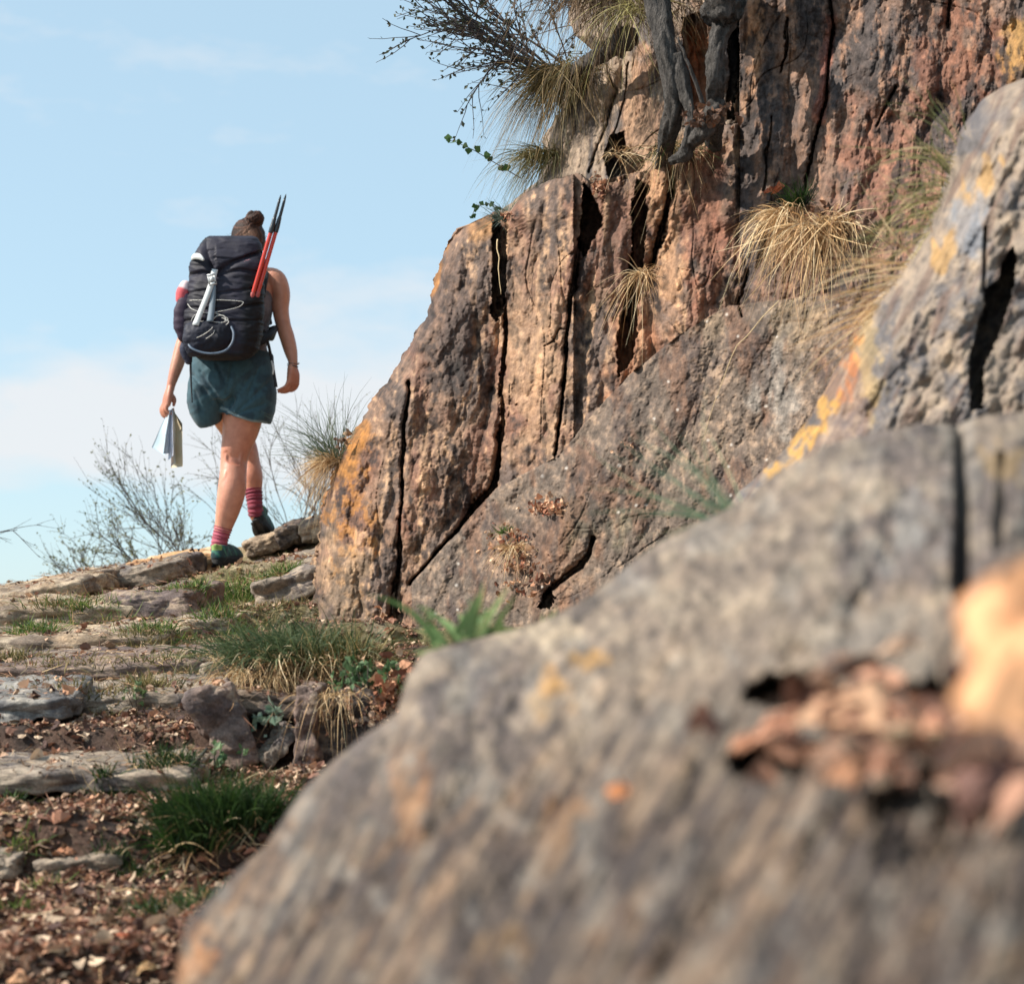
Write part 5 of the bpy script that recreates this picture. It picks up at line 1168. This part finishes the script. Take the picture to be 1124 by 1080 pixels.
def build_pack():
    root = empty('backpack', H(246, 396, PKC), 'dark charcoal roll-top hiking backpack worn on the hiker\'s back', 'backpack')
    nr, nc = 190, 200; ys = np.concatenate([259+(np.linspace(0, 1, 30)**2)*8, np.linspace(267.5, 388, 135), 396-(np.linspace(1, 0, 25)**2)*7.5])
    l = interp(ys, PK, 0, 1); r = interp(ys, PK, 0, 2); d = interp(ys, PK, 0, 3)
    k = np.ones(7)/7; sml = lambda a: np.convolve(np.pad(a, 3, mode='edge'), k, 'valid'); l, r, d = sml(l), sml(r), sml(d)
    an = np.linspace(0, 2*math.pi, nc, endpoint=False); c, s = np.cos(an), np.sin(an); e = 2/3.2; c = np.sign(c)*np.abs(c)**e; s = np.sign(s)*np.abs(s)**e
    px = (l+r)[:, None]/2+(r-l)[:, None]/2*c[None]; py = np.repeat(ys[:, None], nc, 1)
    lean = (.10*(330-ys)/70.*.5)[:, None]; dd = PKC+lean+d[:, None]*s[None]
    front = s[None]*np.ones_like(px) < .15
    fold = .010*ridged(px*.012+py*.004, py*.075-px*.014, 0, 3, 561)+.005*ridged(px*.06, py*.12, 0, 2, 563)+.006*fbm(px*.04, py*.05, dd*6, 3, 565)
    for (pts, dp) in [([(232, 298, 3), (226, 280, 2.4), (224, 264, 1.5)], .030), ([(238, 300, 3.2), (256, 288, 2.6), (286, 277, 1.8)], .030), ([(209, 302, 2), (222, 299, 2), (234, 302, 2)], .018), ([(238, 303, 2), (262, 296, 2), (290, 300, 2)], .016),
                      ([(228, 276, 1), (246, 273, 1.4), (258, 275, 1)], .006), ([(236, 283, 1), (250, 284, 1)], .005), ([(206, 322, 1.6), (230, 318, 1.6)], .01), ([(240, 322, 1.6), (286, 316, 1.6)], .01), ([(204, 338, 1.6), (240, 340, 1.6), (287, 334, 1.6)], .012), ([(203, 352, 1.4), (286, 352, 1.4)], .010)]:
        fold = fold-dp*np.exp(-dline(px, py, pts)**2)*front
    fold = fold+.012*np.exp(-((py-284-.25*(px-250))/9)**2)*front*(px > 238)
    ctr = H((l+r)/2, ys, PKC+lean[:, 0])[:, None]; v = H(px, py, dd); dr = nrm(v-ctr+[0, -.001, 0]); v = v+dr*fold[..., None]
    # slight lean of the whole pack already in the outline; right-side shade painted into the colour, darker below and behind
    base = lin(42, 40, 54); col = mix(np.broadcast_to(base, v.shape), lin(32, 31, 42), sm(fbm(px*.03, py*.03, 0, 3, 567), 0, .3))
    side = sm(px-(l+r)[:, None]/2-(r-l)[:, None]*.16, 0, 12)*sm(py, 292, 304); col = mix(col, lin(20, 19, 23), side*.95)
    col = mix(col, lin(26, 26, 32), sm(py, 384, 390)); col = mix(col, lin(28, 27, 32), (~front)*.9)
    v = v.reshape(-1, 3); f = list(map(tuple, grid_faces(nr, nc, True)))+[tuple(range(nc))[::-1], tuple((nr-1)*nc+k for k in range(nc))]
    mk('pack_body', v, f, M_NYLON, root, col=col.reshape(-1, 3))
    fr = lambda px, py, o=.012: H(px, py, float(pack_front(px, py))-o)
    # front pocket: dark, bulging, with slate blue piping
    pr = [tubeE([fr(230, 358, -.02), fr(229, 366, -.015), fr(229, 376, -.015), fr(232, 385, -.025)], [.100, .112, .112, .098], [.040, .05, .05, .036], 24, 28, 2.8, dome=False)]
    v, f, n = solid(pr, .005, 3); px, py = px_of(v); v = v+n*(.006*ridged(px*.05, py*.09, v[:, 1]*4, 3, 571)+.004*fbm(px*.1, py*.12, 0, 3, 573))[:, None]
    mk('front_pocket', v, f, M_NYLON, root, col=mix(np.broadcast_to(lin(26, 28, 40), v.shape), lin(40, 42, 58), sm(px, 235, 212)*.8))
    a = Acc(); zf = float(pack_front(230, 370))-.050
    a.add(*tubeE([H(204.5, 366, zf+.085), H(206, 374, zf+.05), H(210, 382, zf+.02), H(222, 387, zf+.012), H(236, 388, zf+.008), H(248, 384.5, zf+.01), H(255, 376, zf+.018), H(256.5, 366, zf+.03), H(254, 359, zf+.045)], [.0055]*9, [.0045]*9, 60, 8)); a.mk('pocket_piping', mat_plain('slate_piping', (.10, .14, .20), .5, .1, 200, .1), root)
    # closing strap and buckle
    a = Acc(); a.add(*ribbon([fr(236, 296, .012), fr(234.5, 302, .018), fr(232.5, 310, .020), fr(227, 326, .026), fr(220, 343, .032), fr(214.5, 357, .054)], [.028, .028, .026, .026, .026, .030])); a.mk('white_strap', M_WEB, root)
    a = Acc(); a.add(*ribbon([fr(235, 313, .018), fr(234, 326, .018), fr(232.5, 340, .022), fr(230.5, 353, .034)], [.018, .024, .028, .030])); a.mk('grey_strap', M_GREYW, root)
    a = Acc()
    c0 = fr(232.6, 307, .030); R3 = nrm(np.array([[1, 0, .22]]))[0]; U3 = np.array([-.22, 0, 1.]); U3 /= np.linalg.norm(U3)
    for (dx, dz, w, h, t) in [(0, .022, .036, .010, .006), (-.014, .0, .007, .040, .006), (.014, .0, .007, .040, .006), (0, -.020, .036, .012, .006), (0, .002, .018, .022, .008)]:
        cc = c0+R3*dx+U3*dz; bx = [cc+R3*i*w/2+np.array([0, 1, 0])*j*t/2+U3*k_*h/2 for i in (-1, 1) for j in (-1, 1) for k_ in (-1, 1)]
        a.add(bx, [(0, 1, 3, 2), (4, 6, 7, 5), (0, 4, 5, 1), (2, 3, 7, 6), (0, 2, 6, 4), (1, 5, 7, 3)])
    a.mk('buckle', M_BUCK, root)
    # elastic cords
    def cord(pts, o=.016, r=.0016):
        a = Acc(); q = [fr(x, y, o+(.034 if y > 358 and x < 257 else .0)) for x, y in pts]; a.add(*tubeE(q, [r]*len(q), [r]*len(q), 70, 6)); a.mk('cord', M_CORD, root)
    cord([(206, 331), (212, 329.5), (226, 329.5), (244, 329.5), (260, 330.5), (267, 332), (262, 337), (246, 341), (228, 343.5), (212, 340), (206, 334)])
    cord([(210, 352), (214, 346), (224, 343.5), (238, 344.5), (250, 350), (244, 354), (230, 353), (214, 353)])
    cord([(207, 376), (214, 372), (224, 367), (232, 361), (233, 357.5), (229, 356), (222, 358)])
    cord([(233, 352), (238, 347), (246, 347), (247, 353), (240, 355), (246, 358), (251, 353), (244, 349)], r=.0022)
    cord([(226, 372), (234, 366), (236, 358), (230, 355)], r=.0014)
    # white and red side accents on the lid
    a = Acc(); a.add(*ribbon([H(210.5, 284, PKC-.03), H(214, 281.5, PKC-.075), H(219, 282, PKC-.11), H(223.5, 285.5, PKC-.13)], [.016, .026, .026, .010], .003, wdir=(0, 0, 1))); a.mk('side_strap', M_WEB, root)
    a = Acc(); a.add(*ribbon([fr(268, 288, .006), fr(275, 286, .006), fr(283, 287.5, .003)], [.008, .009, .006], .002, wdir=(0, 0, 1))); a.mk('lid_loop', mat_plain('pink_webbing', (.55, .22, .24), .7, .1, 200), root)
    # left stretch pocket holding the bottle
    v, f = tubeE([H(204, 333, PKC-.0), H(201, 345, PKC-.0), H(201, 358, PKC), H(203.5, 368, PKC)], [.040, .042, .042, .036], [.05, .05, .05, .042], 26, 22, 2.6)
    v = v+np.stack([.003*fbm(v[:, 1]*20, v[:, 2]*40, 0, 3, 581)]*3, 1); mk('side_pocket', v, f, M_NYLON, root, col=np.broadcast_to(lin(62, 48, 66), v.shape).copy())
    # hip belt wings, shoulder straps, loose webbing
    v, f, n = solid([tubeE([H(276, 374, -.19), H(288, 369, -.14), H(297, 366, -.03), H(299, 366, .06), H(288, 368, .13), H(266, 370, .155)], [.016]*6, [.045, .044, .042, .038, .030, .024], 40, 16, 2.6, ref=(.3, 1, 0)),
                     tubeE([H(215, 378, -.19), H(210, 374, -.10), H(209, 370, .0), H(214, 369, .08), H(228, 369, .13), H(260, 370, .155)], [.016]*6, [.045, .044, .042, .038, .030, .024], 40, 16, 2.6, ref=(.3, 1, 0))], .005, 3)
    mk('hip_belt', v, f, M_NYLON, root, col=np.broadcast_to(lin(26, 26, 30), v.shape).copy())
    v, f, n = solid([tubeE([H(206, 372, -.21), H(204, 384, -.20), H(207, 396, -.19)], [.020, .028, .018], [.02, .026, .02], 14, 14)], .004, 3); px, py = px_of(v)
    mk('belt_pouch', v+n*(.003*ridged(px*.1, py*.1, 0, 2, 583))[:, None], f, M_NYLON, root, col=np.broadcast_to(lin(54, 58, 78), v.shape).copy())
    for s, X in ((1, 289), (-1, 243)):
        v, f, n = solid([tubeE([H(X-4*s, 326, -.10), H(X-1*s, 306, -.04), H(X, 298, .05), H(X-s, 300, .12), H(X-2*s, 318, .175), H(X+1*s, 340, .16), H(X+4*s, 356, .10)], [.028]*7, [.008]*7, 50, 14, 2.6)], .004, 2)
        mk('shoulder_strap', v, f, M_NYLON, root, col=np.broadcast_to(lin(28, 28, 32), v.shape).copy())
    a = Acc(); a.add(*ribbon([H(289, 362, -.14), H(294, 376, -.13), H(298, 394, -.12), H(301, 412, -.12), H(303, 425, -.125)], [.016, .014, .014, .014, .016])); a.mk('loose_strap', M_BLACK, root)
    a = Acc(); a.add(*ribbon([H(298, 396, -.13), H(300, 404, -.135), H(299.5, 411, -.135)], [.007, .010, .007])); a.mk('strap_tab', M_WEB, root)
    a = Acc(); a.add(*ribbon([H(209, 386, -.20), H(209.3, 405, -.19), H(210, 424, -.185), H(211, 442, -.185)], [.014, .009, .007, .005])); a.mk('loose_strap', M_BLACK, root)
    a = Acc(); q = [H(265.5, 376, -.32), H(271, 374.5, -.31), H(271.5, 368, -.31)]; a.add(*tubeE(q, [.002]*3, [.002]*3, 20, 6)); a.mk('cord', M_CORD, root)
    # the bottle in the side pocket
    b = empty('water_bottle', H(201, 366, PKC), 'slim bottle with pink and white cap in the pack\'s left side pocket', 'bottle')
    v, f = tubeE([H(203.5, 326, PKC-.01), H(201, 345, PKC), H(201.5, 362, PKC)], [.031, .032, .032], [.032]*3, 24, 24); mk('bottle_body', v, f, mat_plain('purple_bottle', (.12, .07, .11), .35, .1, 100), b)
    v, f = tubeE([H(200.5, 328, PKC-.01), H(201.5, 321, PKC-.01), H(203.5, 314, PKC-.01)], [.033, .034, .026], [.034, .034, .026], 16, 20)
    px, py = px_of(v); mk('cap', v, f, M_CLOTH, b, col=mix(np.broadcast_to(lin(214, 78, 86), v.shape), lin(236, 206, 206), sm(316-py+.4*(px-201), -1.5, 1.5)))
build_pack()
# ---------------------------------------------------------------- trekking poles
for k, (o, lb) in enumerate([((0, 0, 0), 'left one of the two red trekking poles strapped upside down to the backpack'), ((5.6, -.8, .012), 'right one of the two red trekking poles strapped upside down to the backpack')]):
    T = lambda x, y: H(x+o[0]*(1-.02*(y-250)/70.), y+o[1], PKC-.10+o[2])
    t = empty('trekking_pole', T(277.5, 324), lb, 'trekking pole', 'red trekking poles on the backpack')
    v, f = tubeE([T(276.8, 325), T(283, 304), T(290, 280), T(297.6, 254)], [.0095]*4, [.0095]*4, 30, 16, dome=False); mk('lower_shaft', v, f, M_RED, t)
    v, f = tubeE([T(297.2, 255), T(298.3, 251), T(299.5, 247), T(301.2, 240.5)], [.0115, .012, .011, .0095], [.0115, .012, .011, .0095], 12, 16); mk('lock_collar', v, f, M_DKM, t)
    v, f = tubeE([T(301.2, 240.5), T(303.6, 232), T(306.5, 221)], [.0078, .0072, .0062], [.0078, .0072, .0062], 12, 14); mk('middle_shaft', v, f, M_DKM, t)
    v, f = tubeE([T(306.3, 222), T(307.3, 218), T(308.2, 214.5)], [.0055, .0045, .0018], [.0055, .0045, .0018], 8, 12); mk('tip', v, f, M_RUB, t)
    v, f = tubeE([T(276.2, 327.2), T(276.8, 325), T(277.4, 322.8)], [.012]*3, [.012]*3, 6, 16); mk('end_ring', v, f, mat_plain('dull_red_plastic', (.45, .08, .07), .5, 0), t)
# ---------------------------------------------------------------- map
def build_map():
    root = empty('map', H(190, 512, .02), 'folded paper map hanging from the hiker\'s left hand', 'map')
    m, n, l, b = nt('printed_map_paper'); t = noise_node(n, l, 28, 4, .6); v_ = n.new('ShaderNodeTexVoronoi'); v_.inputs['Scale'].default_value = 30
    tc_ = n.new('ShaderNodeTexCoord'); l.new(tc_.outputs['Object'], v_.inputs['Vector']); at = n.new('ShaderNodeAttribute'); at.attribute_name = 'Col'
    mm = n.new('ShaderNodeMix'); mm.data_type = 'RGBA'; mm.blend_type = 'MULTIPLY'; mm.inputs[0].default_value = .5; l.new(at.outputs['Color'], mm.inputs[6]); l.new(ramp(n, l, t.outputs[0], [(.35, (.75, .85, .8)), (.5, (1, 1, 1)), (.62, (1, .92, .8))]), mm.inputs[7]); l.new(mm.outputs[2], b.inputs['Base Color']); b.inputs['Roughness'].default_value = .6
    def panel(tl, tr, br, bl, c, nm='panel', bow=.006):
        nu, nv = 12, 20; u = np.linspace(0, 1, nu); w = np.linspace(0, 1, nv); U, W_ = np.meshgrid(u, w)
        q = [np.array(H(*k)) for k in (tl, tr, br, bl)]
        p = (q[0]*((1-U)*(1-W_))[..., None]+q[1]*(U*(1-W_))[..., None]+q[2]*(U*W_)[..., None]+q[3]*((1-U)*W_)[..., None])
        p[..., 1] += bow*np.sin(U*math.pi)+.003*np.sin(W_*9); p = p.reshape(-1, 3); p2 = p+[0, .0012, 0]; N = len(p); f1 = grid_faces(nv, nu)
        bd = np.concatenate([np.arange(nu), np.arange(nu-1, nu*nv, nu)[1:], np.arange(nu*nv-1, nu*(nv-1)-1, -1)[1:], np.arange(nu*(nv-1), -1, -nu)[1:]])[:-1]
        mk(nm, np.concatenate([p, p2]), [np.concatenate([f1, f1[:, ::-1]+N, np.stack([bd, np.roll(bd, -1), np.roll(bd, -1)+N, bd+N], 1)])], m, root, col=np.broadcast_to(lin(*c), (2*N, 3)).copy())
    panel((183.5, 453, .03), (187.5, 450, .0), (181, 500, -.02), (166.5, 491, .03), (172, 194, 208))
    panel((186, 450, -.01), (188, 450, .02), (188.5, 497, .05), (179, 498, -.03), (190, 202, 216))
    panel((187, 450, .02), (189.5, 448, -.02), (190, 500, -.05), (184.5, 505, .03), (188, 196, 220))
    panel((188.5, 448, -.02), (191.5, 450, .01), (194, 506, .02), (187.5, 512, -.04), (226, 228, 230))
    panel((191, 450, .01), (193, 456, -.03), (199, 470, -.04), (193, 480, .02), (196, 180, 150))
    panel((191, 452, .015), (200, 465, -.03), (200.5, 512, -.03), (187.5, 513.5, .02), (188, 172, 142), 'cover')
build_map()
# ---------------------------------------------------------------- light, sky, camera
SUN = np.array([-.74, -.12, .66]); SUN /= np.linalg.norm(SUN)
sl = bpy.data.lights.new('sun', 'SUN'); sl.energy = 5.0; sl.angle = R(.5); sl.color = (1, .93, .82)
so = bpy.data.objects.new('sun', sl); COL.objects.link(so); so.rotation_euler = Vector(SUN).to_track_quat('Z', 'Y').to_euler()
w = bpy.data.worlds.new('World'); sc.world = w; w.use_nodes = True
n = w.node_tree.nodes; l = w.node_tree.links; bg = n['Background']
sky = n.new('ShaderNodeTexSky'); sky.sky_type = 'NISHITA'; sky.sun_disc = False
sky.sun_elevation = math.asin(SUN[2]); sky.sun_rotation = math.atan2(SUN[0], SUN[1]); sky.air_density = 1.0; sky.dust_density = .6; sky.ozone_density = 1.5
bg.inputs['Strength'].default_value = .14
tc = n.new('ShaderNodeTexCoord'); mp = n.new('ShaderNodeMapping'); mp.inputs['Scale'].default_value = (1.0, 1.0, 2.6); mp.inputs['Location'].default_value = (.35, .1, .12)
l.new(tc.outputs['Generated'], mp.inputs[0])
def wn(scale, det, rough=.55):
    t = n.new('ShaderNodeTexNoise'); t.inputs['Scale'].default_value = scale; t.inputs['Detail'].default_value = det; t.inputs['Roughness'].default_value = rough
    l.new(mp.outputs[0], t.inputs['Vector']); return t.outputs[0]
n1 = wn(7, 6); n2 = wn(1.7, 5)
sx = n.new('ShaderNodeSeparateXYZ'); l.new(tc.outputs['Generated'], sx.inputs[0])
band = ramp(n, l, sx.outputs[2], [(.07, (.0,)*3), (.105, (1,)*3), (.135, (1,)*3), (.185, (0,)*3)])
cl = math_node(n, l, 'ADD', math_node(n, l, 'MULTIPLY', band, .30), n1)
cm = ramp(n, l, cl, [(.56, (0,)*3), (.80, (1,)*3)])
hi = ramp(n, l, n2, [(.62, (0,)*3), (.9, (.3,)*3)])
cm = math_node(n, l, 'MAXIMUM', math_node(n, l, 'MULTIPLY', cm, .85), hi)
mx = n.new('ShaderNodeMix'); mx.data_type = 'RGBA'; l.new(cm, mx.inputs[0]); veil = n.new('ShaderNodeMix'); veil.data_type = 'RGBA'; veil.inputs[0].default_value = .66; l.new(sky.outputs[0], veil.inputs[6]); veil.inputs[7].default_value = (2.85, 3.95, 4.5, 1); l.new(veil.outputs[2], mx.inputs[6]); mx.inputs[7].default_value = (4.35, 4.4, 4.5, 1)
l.new(mx.outputs[2], bg.inputs[0])
cam = bpy.data.cameras.new('camera'); co = bpy.data.objects.new('camera', cam); COL.objects.link(co)
co.rotation_euler = (R(90)+PITCH, 0, 0); cam.sensor_width = 36; cam.lens = F*36/1124; cam.clip_end = 6000; cam.clip_start = .05
cam.dof.use_dof = True; cam.dof.focus_distance = 6.8; cam.dof.aperture_fstop = cam.lens/16.0; cam.dof.aperture_blades = 0
sc.camera = co
sc.view_settings.view_transform = 'Standard'; sc.view_settings.look = 'None'; sc.view_settings.gamma = 1; sc.view_settings.exposure = .52
